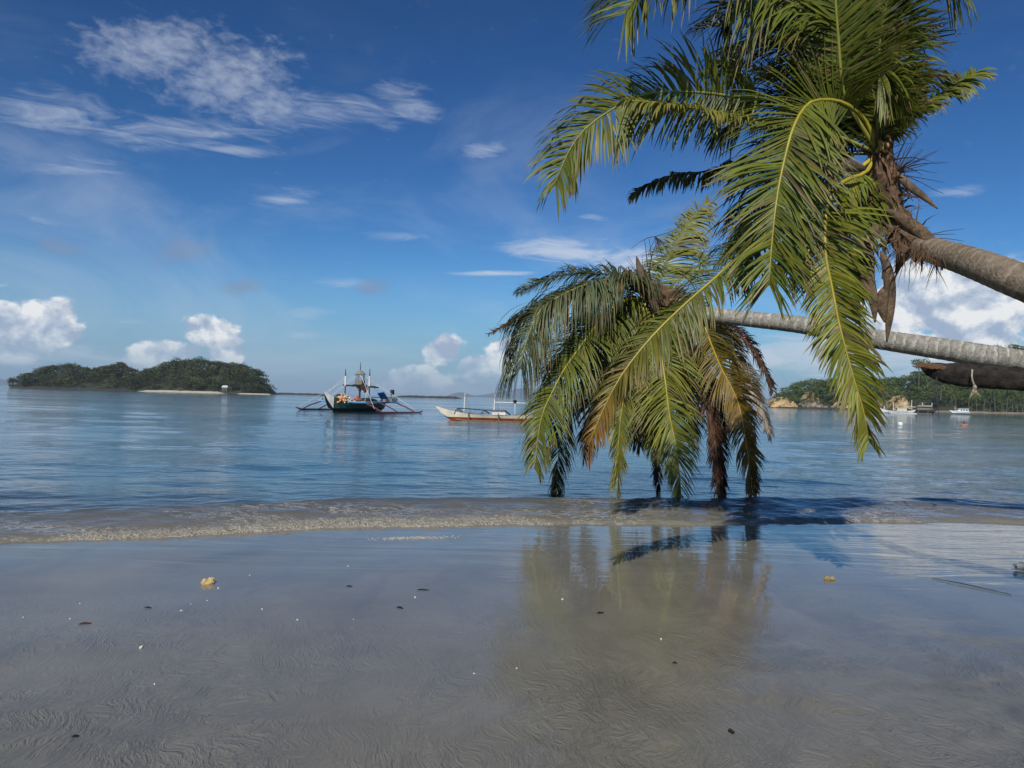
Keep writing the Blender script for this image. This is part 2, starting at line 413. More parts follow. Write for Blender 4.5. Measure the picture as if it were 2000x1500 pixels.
def sand_material():
    mt, n, b = newmat('wet_sand')
    geo = n.n('ShaderNodeNewGeometry'); Pn = geo.outputs['Position']
    sp = n.n('ShaderNodeSeparateXYZ'); n.t.links.new(Pn, sp.inputs[0])
    y = sp.outputs[1]; x = sp.outputs[0]
    c = n.ramp(n.noise(Pn, 1.3, 6, 0.6), [(0.3, (0.178, 0.163, 0.118)), (0.7, (0.246, 0.228, 0.170))])
    c = n.mix(n.math('MULTIPLY', n.noise(Pn, 160, 3, 0.7), 0.5), c, (0.10, 0.092, 0.08, 1))
    n.put(b.inputs['Base Color'], c)
    b.inputs['Roughness'].default_value = 0.65; b.inputs['Specular IOR Level'].default_value = 0.25
    # feathery drainage rills: warped, drawn-out noise
    warp = n.n('ShaderNodeTexNoise'); n.put(warp.inputs['Vector'], Pn); warp.inputs['Scale'].default_value = 1.1; warp.inputs['Detail'].default_value = 3
    w = n.vmath('ADD', Pn, n.vmath('MULTIPLY', warp.outputs[1], (1.1, 0.9, 0)))
    r1 = n.noise(n.mapping(w, rot=(0, 0, R(24)), sc=(30, 7.0, 1)), 1.0, 4, 0.6, 0.9)
    r2 = n.noise(n.mapping(w, rot=(0, 0, R(-12)), sc=(70, 20, 1)), 1.0, 3, 0.55, 0.9)
    rill = n.math('ADD', n.math('MULTIPLY', r1, 0.8), n.math('MULTIPLY', r2, 0.45))
    near = n.mapr(y, 6.6, 3.6, 0.25, 1.0)
    right = n.mapr(x, 0.3, 2.0, 0.0, 0.35)
    pat = n.mapr(n.noise(n.mapping(Pn, rot=(0, 0, R(20)), sc=(.8, .5, 1)), 1.0, 5, 0.6, 0.6), 0.34, 0.62, 0.40, 1.0)
    amt = n.math('MULTIPLY', n.math('ADD', near, right), pat)
    c = n.mix(n.math('MULTIPLY', n.mapr(rill, 0.70, 0.50), n.math('MULTIPLY', amt, 0.20)), c, (0.09, 0.083, 0.066, 1))
    chan = n.noise(n.mapping(w, rot=(0, 0, R(28)), sc=(2.4, .42, 1)), 1.0, 4, 0.55, 0.4)
    c = n.mix(n.math('MULTIPLY', n.mapr(chan, 0.50, 0.68), 0.30), c, (0.115, 0.106, 0.083, 1))
    n.put(b.inputs['Base Color'], c)
    bp = n.n('ShaderNodeBump'); bp.inputs['Distance'].default_value = 0.030
    n.put(bp.inputs['Strength'], n.math('MULTIPLY', amt, 0.95)); n.put(bp.inputs['Height'], rill)
    bp2 = n.n('ShaderNodeBump'); bp2.inputs['Distance'].default_value = 0.002; bp2.inputs['Strength'].default_value = 0.5
    n.put(bp2.inputs['Height'], n.noise(Pn, 300, 2, 0.6)); n.put(bp2.inputs['Normal'], bp.outputs[0])
    n.put(b.inputs['Normal'], bp2.outputs[0])
    # the film of water on top: smooth near the sea, thinning towards the camera
    b.inputs['Coat Weight'].default_value = 1.0; b.inputs['Coat IOR'].default_value = 1.33
    n.put(b.inputs['Coat Roughness'], n.mapr(n.math('ADD', y, n.math('MULTIPLY', n.noise(Pn, .9, 4), 1.6)), 3.4, 5.8, 0.075, 0.010))
    sw = n.noise(n.mapping(Pn, rot=(0, 0, R(-5)), sc=(0.55, 3.4, 1)), 1.0, 4, 0.5, 0.5)       # swash ridges along the shore
    sw2 = n.noise(n.mapping(w, sc=(2.2, 7, 1)), 1.0, 3, 0.5)
    swk = n.mapr(y, 5.4, 8.2, 0.0, 1.0)
    hgt = n.math('ADD', n.math('MULTIPLY', sw, n.math('MULTIPLY', swk, 0.9)), n.math('MULTIPLY', sw2, n.math('MULTIPLY', swk, 0.16)))
    hgt = n.math('ADD', hgt, n.math('MULTIPLY', rill, n.math('MULTIPLY', n.math('MULTIPLY', n.mapr(y, 6.4, 3.8, 0.02, 1.0), pat), 0.30)))
    cb = n.n('ShaderNodeBump'); cb.inputs['Distance'].default_value = 0.03; cb.inputs['Strength'].default_value = 0.36
    n.put(cb.inputs['Height'], hgt); n.put(b.inputs['Coat Normal'], cb.outputs[0])
sand_material()

def water_material():
    mt, n, b = newmat('sea_water'); t = n.t; t.nodes.remove(b); mo = t.nodes['Material Output']
    geo = n.n('ShaderNodeNewGeometry'); Pn = geo.outputs['Position']
    at = n.n('ShaderNodeVertexColor'); at.layer_name = 'Col'         # r: depth of water, g: foam, b: stirred sand
    sp = n.n('ShaderNodeSeparateColor'); t.links.new(at.outputs[0], sp.inputs[0])
    depth, foam, silt = sp.outputs[0], sp.outputs[1], sp.outputs[2]
    # ripples
    a1 = n.noise(n.mapping(Pn, sc=(0.9, 2.2, 1)), 1.6, 4, 0.55, 0.3)
    a2 = n.noise(n.mapping(Pn, sc=(1.0, 2.0, 1)), 7.0, 3, 0.5, 0.3)
    a3 = n.noise(n.mapping(Pn, sc=(0.25, 1.0, 1)), 0.35, 3, 0.5)
    calm = n.mapr(n.noise(n.mapping(Pn, sc=(0.25, 1.0, 1)), 0.045, 4, 0.6), 0.36, 0.62, 0.35, 1.0)
    h = n.math('ADD', n.math('MULTIPLY', a1, 0.17), n.math('MULTIPLY', a2, 0.040))
    h = n.math('ADD', n.math('MULTIPLY', h, calm), n.math('MULTIPLY', a3, 0.20))
    bp = n.n('ShaderNodeBump'); bp.inputs['Distance'].default_value = 0.28; bp.inputs['Strength'].default_value = 0.85
    n.put(bp.inputs['Height'], h)
    fr = n.n('ShaderNodeFresnel'); fr.inputs[0].default_value = 1.333; t.links.new(bp.outputs[0], fr.inputs[1])
    gl = n.n('ShaderNodeBsdfGlossy'); gl.inputs['Roughness'].default_value = 0.04; t.links.new(bp.outputs[0], gl.inputs['Normal'])
    gl.inputs['Color'].default_value = (0.97, 0.985, 1, 1)
    tr = n.n('ShaderNodeBsdfTransparent'); tr.inputs[0].default_value = (0.90, 0.95, 0.94, 1)
    body = n.n('ShaderNodeBsdfDiffuse'); n.put(body.inputs[0], n.mix(silt, (0.030, 0.085, 0.105, 1), (0.21, 0.192, 0.150, 1)))
    under = n.n('ShaderNodeMixShader'); n.put(under.inputs[0], n.math('MAXIMUM', depth, n.math('MULTIPLY', silt, 0.8)))
    t.links.new(tr.outputs[0], under.inputs[1]); t.links.new(body.outputs[0], under.inputs[2])
    wm = n.n('ShaderNodeMixShader'); t.links.new(fr.outputs[0], wm.inputs[0])
    t.links.new(under.outputs[0], wm.inputs[1]); t.links.new(gl.outputs[0], wm.inputs[2])
    fo = n.n('ShaderNodeBsdfDiffuse')
    fn = n.noise(Pn, 55, 3, 0.7)
    n.put(fo.inputs[0], n.ramp(fn, [(0.40, (0.10, 0.092, 0.075)), (0.66, (0.46, 0.43, 0.36))]))
    fm = n.n('ShaderNodeMixShader')
    n.put(fm.inputs[0], n.mapr(n.math('ADD', foam, n.math('MULTIPLY', n.math('SUBTRACT', n.noise(Pn, 26, 4, 0.7), 0.5), 1.3)), 0.42, 0.62))
    rid = n.math('ABSOLUTE', n.math('SUBTRACT', n.noise(n.mapping(Pn, sc=(1.2, 3.0, 1)), 2.6, 5, 0.6, 1.4), 0.5))
    lacef = n.math('MULTIPLY', n.mapr(rid, 0.035, 0.0), n.math('MULTIPLY', n.mapr(silt, 0.55, 0.85), n.mapr(n.noise(n.mapping(Pn, sc=(.5, 1.4, 1)), 1.0, 4, 0.6), 0.42, 0.66, 0.04, 0.60)))
    lace = n.n('ShaderNodeBsdfDiffuse'); lace.inputs[0].default_value = (0.55, 0.54, 0.50, 1)
    lm = n.n('ShaderNodeMixShader'); t.links.new(lacef, lm.inputs[0]); t.links.new(wm.outputs[0], lm.inputs[1]); t.links.new(lace.outputs[0], lm.inputs[2])
    t.links.new(lm.outputs[0], fm.inputs[1]); t.links.new(fo.outputs[0], fm.inputs[2])
    t.links.new(fm.outputs[0], mo.inputs[0])
water_material()

def build_ground():
    rows = np.r_[np.arange(-14, 0, 0.7), np.arange(0, 16, 0.09), 16 * 1.09 ** np.arange(0, 75)]
    nc = 260; u = np.linspace(-1, 1, nc); v = []
    for y in rows:
        w = 14 + 1.1 * max(y, 0)
        x = u * w; v.append(np.stack([x, np.full(nc, y), sand_z(x, np.full(nc, y))], 1))
    v = np.concatenate(v)
    o = npmesh('beach_sand', v, gridfaces(len(rows), nc), 'wet_sand', smooth=True)
    tag(o, 'wet grey sand beach running under the sea', kind='structure')
build_ground()

def build_water():
    srow = np.r_[np.arange(-0.75, 3.4, 0.028)]; step = 0.028; s = srow[-1]; more = []
    while s < 9600: step *= 1.026; s += step; more.append(s)
    srow = np.r_[srow, more]; nc = 560; u = np.linspace(-1, 1, nc)
    u = np.sign(u) * (0.72 * np.abs(u) + 0.28 * np.abs(u) ** 3)
    S = srow[:, None] * np.ones(nc); dist = np.maximum(S + 9.5, 6)
    X = u[None] * (3.0 + 1.0 * dist); Y = shore(X) * np.exp(-np.maximum(S, 0) / 60) + 9.5 * (1 - np.exp(-np.maximum(S, 0) / 60)) + S
    Z = np.zeros_like(X)
    dx = np.gradient(X, axis=1); dy = np.gradient(srow)[:, None] * np.ones(nc)
    # wind ripples and low swell, real shape as far as the mesh resolves them
    amp_s = np.clip((S - 0.6) / 4.5, 0.0, 1)
    for k in range(46):
        lam = 0.32 * (7.5 / 0.32) ** rng.random(); th = rng.normal(0, 0.55); kx, ky = math.sin(th), math.cos(th)
        res = np.clip((lam / (3.2 * np.maximum(dy, np.abs(dx) * abs(kx) + 1e-6))) - 0.6, 0, 1)
        Z += 0.0017 * lam ** 0.75 * amp_s * res * np.sin(2 * math.pi / lam * (kx * X + ky * Y) + rng.random() * 6.3 + 0.8 * fbm(X * .3, Y * .3, 2, 50 + k))
    # the small wave running up the sand
    n1 = fbm(X * 0.55 + 40, S * 0.2 + 9, 3, 3); n2 = fbm(X * 2.2, S * 1.4, 3, 5)
    toe = 0.42 * (n1 - 0.45) + 0.20 * (n2 - .45); q = S - toe
    xs = np.array([-12, -5.3, -4.4, -2.8, -1.0, 0.1, 0.7, 2.2, 3.0, 4.0, 5.6, 6.6, 12]); fs = np.array([.1, .05, .8, 1.0, 1.0, .95, .35, .5, .4, .55, .5, .05, .0])
    str_ = np.interp(X, xs, fs) * np.clip(.35 + 1.5 * fbm(X * 1.6 + 9, S * 0 + 4, 3, 61), .25, 1.15)
    front = np.clip(q / 0.16, 0, 1); front = front * front * (3 - 2 * front)
    crest = 0.165 + 0.02 * str_ + 0.05 * (n1 - .5)
    wid = 1.30 + 0.35 * (fbm(X * .35 + 7, S * 0, 2, 8) - .5)                 # crest of the wave
    face = np.clip(q / wid, 0, 1); face = np.where(face > 0, .16 * np.clip(q / .12, 0, 1) + .84 * face ** 1.1, 0)
    back = np.clip((q - wid) / 0.9, 0, 1); back = 1 - back * back * (3 - 2 * back)
    tail = 1 / (1 + np.exp((q - wid - .1) / 0.06))
    edge = np.interp(X, [-30, -7, -5, 6.5, 9, 30], [.4, .7, 1, 1, .8, .5])
    Z += crest * edge * face * back + 0.050 * (fbm(X * 1.8, S * 3.0, 4, 21) - .45) * (q > 0) * np.exp(-np.maximum(q - wid, 0) / 2) * np.clip(q / .4, 0, 1)
    foam = str_ * np.clip(q / 0.02 + 1, 0, 1) * np.exp(-np.maximum(q - 0.05, 0) / (0.12 + 0.20 * str_)) * (q > -0.03)
    Z += foam * (0.055 * (fbm(X * 12, Y * 12, 3, 31) - 0.35) + 0.03 * (vnoise(X * 40, Y * 40, 33) - .5))
    lace = 0.34 * np.clip((fbm(X * 2.5, S * 5, 4, 41) - 0.42) * 5, 0, 1) * tail * (q > 0) * np.exp(-q / 1.1)
    foam = np.maximum(foam, lace)
    thin = np.clip(0.11 - sand_z(X, Y), 0.0, None)
    depth = np.clip((S - 1.6) / 5.0, 0.0, 1.0); depth = depth ** 0.8
    silt = np.maximum(tail * (q > -0.1) * np.exp(-np.maximum(q, 0) / 4), np.exp(-np.maximum(S, 0) / 2.2) * .8)
    Z = np.where(q < 0, np.minimum(Z, sand_z(X, Y) - 0.01), np.maximum(Z, sand_z(X, Y) + 0.004 * np.clip(q / .1, 0, 1)))
    v = np.stack([X, Y, Z], -1).reshape(-1, 3)
    c = np.stack([depth, np.clip(foam, 0, 1), np.clip(silt, 0, 1)], -1).reshape(-1, 3)
    o = npmesh('sea_water', v, gridfaces(len(srow), nc), 'sea_water', c, smooth=True)
    tag(o, 'rippled blue sea with a small wave running up the sand', kind='structure')
build_water()

# ------------------------------------------------------------------ far land
def hills(name, pts, depth, thick, label):
    """low distant ridge with a real back slope; pts are skyline pixels"""
    b = [P(x, y, depth) for x, y in pts]; n = 60
    a, _ = spline(np.array([(q.x, q.y, q.z) for q in b]), n)
    a[:, 2] += 7.0 * (fbm(np.arange(n) * .35, np.zeros(n), 3, 77) - .45)
    a[:, 2] = np.maximum(a[:, 2], 0.4)
    v = []; prof = [(-1, 0), (-.6, .35), (-.3, .8), (0, 1), (.5, .6), (1, 0)]
    for o, h in prof:
        wig = 1 + .25 * (fbm(np.arange(n) * .5, np.full(n, o * 3.), 2, 5) - .5)
        v.append(np.stack([a[:, 0], a[:, 1] + o * thick * np.maximum(.2, a[:, 2] / a[:, 2].max()), a[:, 2] * h * wig - (1 if h == 0 else 0)], 1))
    ob = npmesh(name, np.concatenate(v), gridfaces(len(prof), n), 'far_hill', smooth=True)
    tag(ob, label, kind='structure')
hills('hills', [(862, 779), (885, 768), (905, 766), (925, 772), (950, 770), (985, 764), (1030, 758), (1120, 764), (1250, 768), (1400, 770), (1500, 778), (1560, 792)], 8200, 500, 'faint blue hills on the horizon behind the small white outrigger')
hills('hills', [(-240, 720), (-120, 716), (-50, 726), (0, 738), (22, 746), (40, 755)], 7600, 500, 'faint blue hill at the left edge beyond the island')

LEAFN = 1
def crown_cloud(centers, radii, per, size, cols, squash=0.75):
    """leaf-clump faces spread through many crowns; returns verts, faces, colours"""
    V = []; Fc = []; C = []; o = 0
    for c, r, col in zip(centers, radii, cols):
        k = max(12, int(per * (r / 3.0) ** 2))
        d = nrm(rng.normal(size=(k, 3))); d[:, 2] = np.where(d[:, 2] < -.35, -d[:, 2], d[:, 2])
        lob = 1 + .28 * np.sin(d[:, 0] * 5 + c[0]) * np.sin(d[:, 1] * 5 + c[1] * 2) + .2 * np.sin(d[:, 2] * 7 + c[0])
        rad = r * lob * rng.uniform(0.62, 1.05, k)
        p = np.asarray(c) + d * rad[:, None] * np.array([1, 1, squash])
        nn = nrm(d + rng.normal(size=(k, 3)) * .55 + np.array([0, 0, .25]))
        t1 = nrm(np.cross(nn, rng.normal(size=(k, 3)))); t2 = np.cross(nn, t1)
        sz = size * rng.uniform(.55, 1.25, k)[:, None] * min(1.3, max(.5, r / 3.0))
        q = np.stack([p - t1 * sz, p + t2 * sz * .6, p + t1 * sz, p - t2 * sz * .6], 1)
        V.append(q.reshape(-1, 3)); Fc.append(np.arange(4 * k).reshape(-1, 4) + o); o += 4 * k
        cc = np.asarray(col)[None] * rng.uniform(.72, 1.25, (k, 1)) * np.array([1, 1, 1]) + rng.normal(0, .003, (k, 3))
        C.append(np.repeat(np.clip(cc, .004, 1), 4, 0))
    return np.concatenate(V), np.concatenate(Fc), np.concatenate(C)

def far_tree(base, h, r, col, label, group, lean=0.0):
    t = empty('tree', base); tag(t, label, 'tree', group)
    mb = MB(); top = Vector((lean * h, 0, h * .72))
    mb.tube([(0, 0, -.8), top * .5 + Vector((.2, 0, 0)), top], [.05 * h * .5, .035 * h * .5, .012 * h], 6)
    for k in range(5):
        a = k * 1.3 + random.random(); mb.tube([top * .75, top * .75 + Vector((math.cos(a) * r * .7, math.sin(a) * r * .7, r * .45))], [.09, .03], 4)
    mb.build('trunk', 'trunk_bark', t)
    cs = [(top.x + random.uniform(-.6, .6) * r, random.uniform(-.5, .5) * r, h * .72 + random.uniform(-.25, .42) * r) for _ in range(7)]
    v, f, c = crown_cloud(cs, [r * random.uniform(.38, .62) for _ in cs], 190, .42, [np.array(col) * random.uniform(.8, 1.2) for _ in cs], .7)
    npmesh('crown', v, f, 'foliage', c, t)
    return t

def land(name, skyline, base_l, base_r, depth, thick, tree_h, label, forest_label, cols, dens=1.0, seed=1, depth_r=None, skip=()):
    """hill whose wooded skyline passes the given pixels; returns the height function"""
    depth_r = depth_r or depth
    xs = np.array([p[0] for p in skyline], float); ys = np.array([p[1] for p in skyline], float)
    n = 90; pxs = np.linspace(xs[0], xs[-1], n); pys = np.interp(pxs, xs, ys)
    dp = np.interp(pxs, [xs[0], xs[-1]], [depth, depth_r])
    ridge = np.array([tuple(P(a, b, d)) for a, b, d in zip(pxs, pys, dp)])
    hz = np.maximum(ridge[:, 2] - tree_h, 0.25)
    prof = [(-1.0, -.06), (-.93, .04), (-.7, .30), (-.4, .66), (-.15, .93), (.1, 1.0), (.5, .75), (1.0, -.05)]
    endf = np.clip(np.minimum(np.arange(n), np.arange(n)[::-1]) / 7.0, 0.12, 1) ** .6
    rows = []
    for o, h in prof:
        z = hz * h if h > 0 else np.full(n, -1.2)
        rows.append(np.stack([ridge[:, 0], ridge[:, 1] + o * thick * endf, z + (0 if h <= 0 else .5 * (fbm(np.arange(n) * .4, np.full(n, o * 4), 2, seed) - .5))], 1))
    ob = npmesh(name, np.concatenate(rows), gridfaces(len(prof), n), 'island_earth', smooth=True)
    tag(ob, label, kind='structure')
    # woods: crowns all over the seaward slope and ridge
    Rw = np.array(rows); C = []; Rr = []; Co = []
    total = int(620 * dens); r2 = np.random.default_rng(seed)
    for k in range(total):
        a = r2.random() * (n - 1.001); o = r2.uniform(0.5, 5.4) if r2.random() < .8 else r2.uniform(4.2, 5.6)
        i, j = int(o), int(a); fo, fa = o - i, a - j
        p = (Rw[i, j] * (1 - fa) + Rw[i, j + 1] * fa) * (1 - fo) + (Rw[i + 1, j] * (1 - fa) + Rw[i + 1, j + 1] * fa) * fo
        pxx = pxs[j]
        if p[2] < .35 or any(s0 < pxx < s1 and o < om for s0, s1, om in skip): continue
        edge = min(1, .45 + .55 * min(j, n - 1 - j) / 8)
        loc_h = np.interp(a, np.arange(n), ridge[:, 2])
        th = min(tree_h, loc_h * .9 + .8) * edge
        r = r2.uniform(1.6, 3.1) * (.6 + .4 * th / tree_h) * (tree_h / 6.5) ** .5
        top = max(.9, th - r * .7) * r2.uniform(.7, 1.05); base_c = np.array(cols[r2.integers(len(cols))]) * r2.uniform(.72, 1.3); zz = top
        while zz > -.2:
            C.append((p[0] + r2.normal() * .5, p[1] + r2.normal() * .5 - .15 * (top - zz), p[2] + zz)); Rr.append(r * (1.0 if zz == top else .85)); Co.append(base_c * r2.uniform(.9, 1.1))
            zz -= r * 1.15
    v, f, c = crown_cloud(C, Rr, 95, .52, Co)
    fo = npmesh('forest_canopy', v, f, 'foliage', c)
    tag(fo, forest_label, 'forest', kind='stuff')
    return pxs, ridge

ISL = [(46, 752), (58, 738), (70, 722), (105, 711), (140, 709), (165, 716), (190, 718), (215, 710), (235, 706), (258, 722), (280, 722), (300, 716), (325, 704), (345, 700), (390, 698), (420, 704), (455, 706), (480, 712), (505, 722), (522, 738), (535, 752), (546, 766)]
olive = [(.050, .062, .024), (.062, .074, .028), (.040, .052, .022), (.072, .074, .034), (.056, .070, .022), (.078, .092, .034)]
land('island', ISL, 0, 0, 480, 34, 6.5, 'low wooded island rising from the sea on the left', 'dense olive green woods covering the small island on the left', olive, 1.5, 3, 440)
RGT = [(1500, 792), (1512, 768), (1530, 752), (1555, 742), (1590, 738), (1630, 740), (1680, 733), (1720, 738), (1760, 735), (1790, 726), (1830, 718), (1880, 700), (1940, 684), (2000, 676), (2080, 660), (2200, 650), (2350, 660)]
green = [(.072, .110, .022), (.088, .124, .028), (.056, .088, .022), (.104, .124, .036), (.068, .098, .020)]
land('headland', RGT, 0, 0, 430, 46, 8.0, 'steep wooded headland closing the bay on the right', 'bright green woods covering the headland on the right', green, 1.9, 9, 400, skip=((1500, 1790, 1.6),))

def strip_land(name, pts, depth, mat, label, h=.5, kind='structure', cat=None, wid=6):
    """low strip of sand or rock along a far waterline; pts are (x pixel) ends"""
    n = 40; px = np.linspace(pts[0][0], pts[-1][0], n); py = np.interp(px, [p[0] for p in pts], [p[1] for p in pts])
    ln = np.array([tuple(G(a, b) if depth is None else P(a, b, depth)) for a, b in zip(px, py)]); ln[:, 2] = 0
    e = np.clip(np.minimum(np.arange(n), np.arange(n)[::-1]) / 5., 0.03, 1); rows = []
    for o, z in [(-1, -.6), (-.6, .3), (0, .8), (.6, 1), (1, -.6)]:
        zz = z * h * e * (.55 + .9 * fbm(np.arange(n) * .9, np.full(n, o), 3, 4)) if z > 0 else np.full(n, -.5)
        rows.append(np.stack([ln[:, 0], ln[:, 1] + o * wid * e, zz], 1))
    ob = npmesh(name, np.concatenate(rows), gridfaces(5, n), mat, smooth=False)
    return tag(ob, label, cat, kind=kind)
strip_land('beach', [(268, 762), (330, 764), (440, 767)], 412, 'beach_sand', 'pale sand beach at the foot of the small island', 1.0, wid=7)
strip_land('beach', [(462, 768), (530, 770)], 406, 'beach_sand', 'thin sandy tip at the right end of the island', .55, wid=5)
strip_land('rock_shore', [(20, 756), (140, 758), (270, 762)], 430, 'reef_rock', 'dark rocky shore along the left part of the island', .9, wid=5)
strip_land('beach', [(1800, 803), (1900, 806), (2120, 812)], 345, 'cliff_grey', 'narrow brown beach under the palms of the headland', .9, wid=8)
strip_land('rock_shore', [(1500, 797), (1640, 800), (1810, 804)], 362, 'reef_rock', 'dark tidal rock shelf under the headland cliffs', .8, wid=7)
strip_land('reef', [(520, 769), (560, 769), (640, 771)], 520, 'reef_rock', 'low dark reef trailing off the right end of the island', 1.2, 'thing', 'reef')
strip_land('reef', [(768, 774), (830, 776), (905, 779)], 560, 'reef_rock', 'low dark reef on the horizon between the two outrigger boats', 1.6, 'thing', 'reef')

def cliff(px0, px1, ytop, depth, peaks, label, mat='cliff_rock'):
    n = 26; m_ = 9; px = np.linspace(px0, px1, n); v = []
    top = np.interp(px, [p[0] for p in peaks], [p[1] for p in peaks])
    for j in range(m_):
        t = j / (m_ - 1)
        for i in range(n):
            b = P(px[i], 0, depth); z1 = P(px[i], top[i], depth).z
            z = -.4 + (max(z1, .2) + .4) * t
            off = t * 2.2 + 2.6 * (fbm(np.array([i * .55]), np.array([j * .6]), 3, int(px0))[0] - .5) + .9 * (random.random() - .5)
            v.append((b.x + random.uniform(-.35, .35), b.y + off, z + random.uniform(-.7, .7) * t))
    nb = len(v)
    for i in range(n): b = P(px[i], 0, depth); v.append((b.x, b.y + 12, max(.2, v[(m_ - 1) * n + i][2] - 1)))
    f = gridfaces(m_ + 1, n)
    v = np.array(v); v[:, 1] -= 16
    o = npmesh('cliff', v, f, mat); tag(o, label, 'cliff')
    cs = []; rs = []
    for i in range(n):
        for tt_, pr in ((m_ - 1, .95), (m_ - 2, .5), (m_ - 4, .16), (2, .10)):
            if random.random() < pr: q = v[tt_ * n + i]; cs.append((q[0], q[1] - .3, q[2] + random.uniform(-.1, .7))); rs.append(random.uniform(.5, 1.3))
    a, b, c = crown_cloud(cs, rs, 260, .5, [np.array(random.choice(green)) * random.uniform(.6, 1.0) for _ in cs])
    npmesh('shrub', a, b, 'foliage', c, o)['kind'] = 'stuff'
    return o
cliff(1500, 1552, 0, 384, [(1500, 792), (1512, 779), (1530, 776), (1542, 783), (1552, 792)], 'tan rock cliff at the left tip of the headland')
cliff(1560, 1610, 0, 388, [(1560, 790), (1575, 782), (1592, 786), (1610, 794)], 'low grey rock face between the two tan cliffs', 'cliff_grey')
cliff(1626, 1690, 0, 386, [(1626, 792), (1645, 780), (1664, 776), (1690, 792)], 'tan rock face half hidden by the hanging frond tip')
cliff(1692, 1727, 0, 384, [(1692, 796), (1706, 786), (1718, 780), (1727, 790)], 'grey scree slope left of the triangular cliff', 'cliff_grey')
cliff(1722, 1768, 0, 380, [(1722, 798), (1734, 784), (1747, 773), (1757, 782), (1768, 798)], 'bright tan triangular cliff above the white outrigger')
cliff(1572, 1590, 0, 402, [(1572, 776), (1580, 766), (1590, 776)], 'small bare tan patch high on the headland slope')

# single trees that stand out of the woods
def on_px(px, py, d): q = P(px, py, d); return q
for (px, py, d, h, r, lab) in [(237, 716, 470, 9, 4.2, 'tall dark tree at the saddle of the small island'), (140, 718, 470, 8, 3.4, 'round tree on the left summit of the island'),
                               (348, 706, 455, 7, 3.0, 'leafy tree at the left of the island top'), (392, 704, 452, 7, 3.2, 'bushy tree on the highest point of the island'),
                               (512, 730, 444, 7, 1.8, 'thin tree leaning over the right end of the island'), (470, 717, 448, 7, 3.2, 'broad tree on the right shoulder of the island')]:
    q = P(px, py, d); far_tree((q.x, q.y, q.z - h * .62), h, r, olive[random.randrange(3)], lab, 'trees standing out on the island')
for (px, py, d, h, r, lab) in [(1795, 716, 398, 13, 5.0, 'dark tree behind the broken end of the log'), (1945, 682, 396, 10, 3.4, 'small tree on the skyline above the grey trunk'),
                               (1985, 684, 396, 12, 5.0, 'broad tree at the right edge above the grey trunk'), (1838, 745, 372, 12, 5.0, 'large tree above the anchored boats'), (1680, 745, 398, 9, 4.5, 'rounded tree on the headland skyline behind the frond')]:
    q = P(px, py, d); far_tree((q.x, q.y, q.z - h * .7), h, r, green[random.randrange(5)], lab, 'trees standing out on the headland')

def far_palm(base, h, lean, label):
    t = empty('coconut_palm', base); tag(t, label, 'palm', 'coconut palms along the far shore')
    mb = MB(); top = Vector((lean, 0, h)); mb.tube([(0, 0, -.6), (lean * .3, 0, h * .5), top], [.22, .17, .13], 6); mb.build('trunk', 'trunk_bark', t)
    V = []; Fc = []; C = []; o = 0
    for k in range(16):
        a = k * 2.4 + random.random(); e = random.uniform(-.5, 1.0); L = random.uniform(2.8, 3.9)
        pts = []
        for s in np.linspace(0, 1, 8):
            pts.append(top + Vector((math.cos(a) * L * s, math.sin(a) * L * s, L * (e * s - (.5 + .45 * e) * 1.3 * s * s))))
        for i in range(7):
            p, q = pts[i], pts[i + 1]; sd_ = (q - p).cross(Vector((0, 0, 1))).normalized()
            for sg in (-1, 1):
                for w in (.0, .5):
                    p0 = p.lerp(q, w); L2 = .95 * (1 - .6 * i / 7)
                    tip = p0 + sd_ * sg * L2 * .7 + (q - p).normalized() * L2 * .4 + Vector((0, 0, -L2 * .55))
                    V += [p0, p0 + (q - p) * .45, tip]; Fc.append((o, o + 1, o + 2)); o += 3
                    C += [np.array(random.choice(green)) * random.uniform(.8, 1.3)] * 3
    npmesh('crown', [tuple(q) for q in V], Fc, 'foliage', np.array(C), t)
pl = [(1868, 10, 'short palm right behind the white motor boat'), (1893, 12, 'palm with a pale leaning trunk right of the motor boat'), (1908, 9, 'slim palm left of the shoreline grove'), (1921, 13, 'tall palm at the left of the shoreline grove'),
      (1933, 11, 'palm in the left half of the shoreline grove'), (1944, 12, 'palm beneath the middle of the dark log'), (1957, 10, 'short palm in the middle of the shoreline grove'), (1966, 13, 'tall palm in the right half of the shoreline grove'),
      (1978, 11, 'palm third from the right edge on the far shore'), (1987, 12, 'palm second from the right edge on the far shore'), (1997, 10, 'palm cut by the right edge on the far shore')]
for px, h, lab in pl:
    q = G(px, 806); d = random.uniform(348, 360); q = P(px, 803, d); far_palm((q.x, q.y, .5), h * .85, random.uniform(-1.3, 1.3), lab)

# hut on the island
hq = P(444, 757, 409); hz_ = hq.z
hut = empty('hut', (hq.x, hq.y - 3, 0)); hut.scale = (.7, .7, 1); tag(hut, 'small white hut among the trees of the island', 'hut')
mb = MB(); mb.box((0, 0, hz_ - .7), (4.0, 3, 1.4)); mb.build('wall', 'grey_wood', hut)
mb = MB(); mb.add([(-2.4, -2, hz_), (2.4, -2, hz_), (2.4, 2, hz_), (-2.4, 2, hz_), (-2, 0, hz_ + 1.1), (2, 0, hz_ + 1.1)], [(0, 1, 5, 4), (2, 3, 4, 5), (1, 2, 5), (3, 0, 4), (0, 3, 2, 1)]); mb.build('roof', 'roof_white', hut)
for k in (-1.2, 0, 1.2):
    mb = MB(); mb.box((k, -1.53, hz_ - .8), (.6, .08, .9)); mb.build('window', 'window_dark', hut)
for sx in (-1, 1):
    for sy in (-1, 1):
        mb = MB(); mb.box((sx * 1.8, sy * 1.3, (hz_ - 2.0) / 2 - .3), (.25, .25, hz_ - 2.0 + .6)); mb.build('stilt', 'grey_wood', hut)

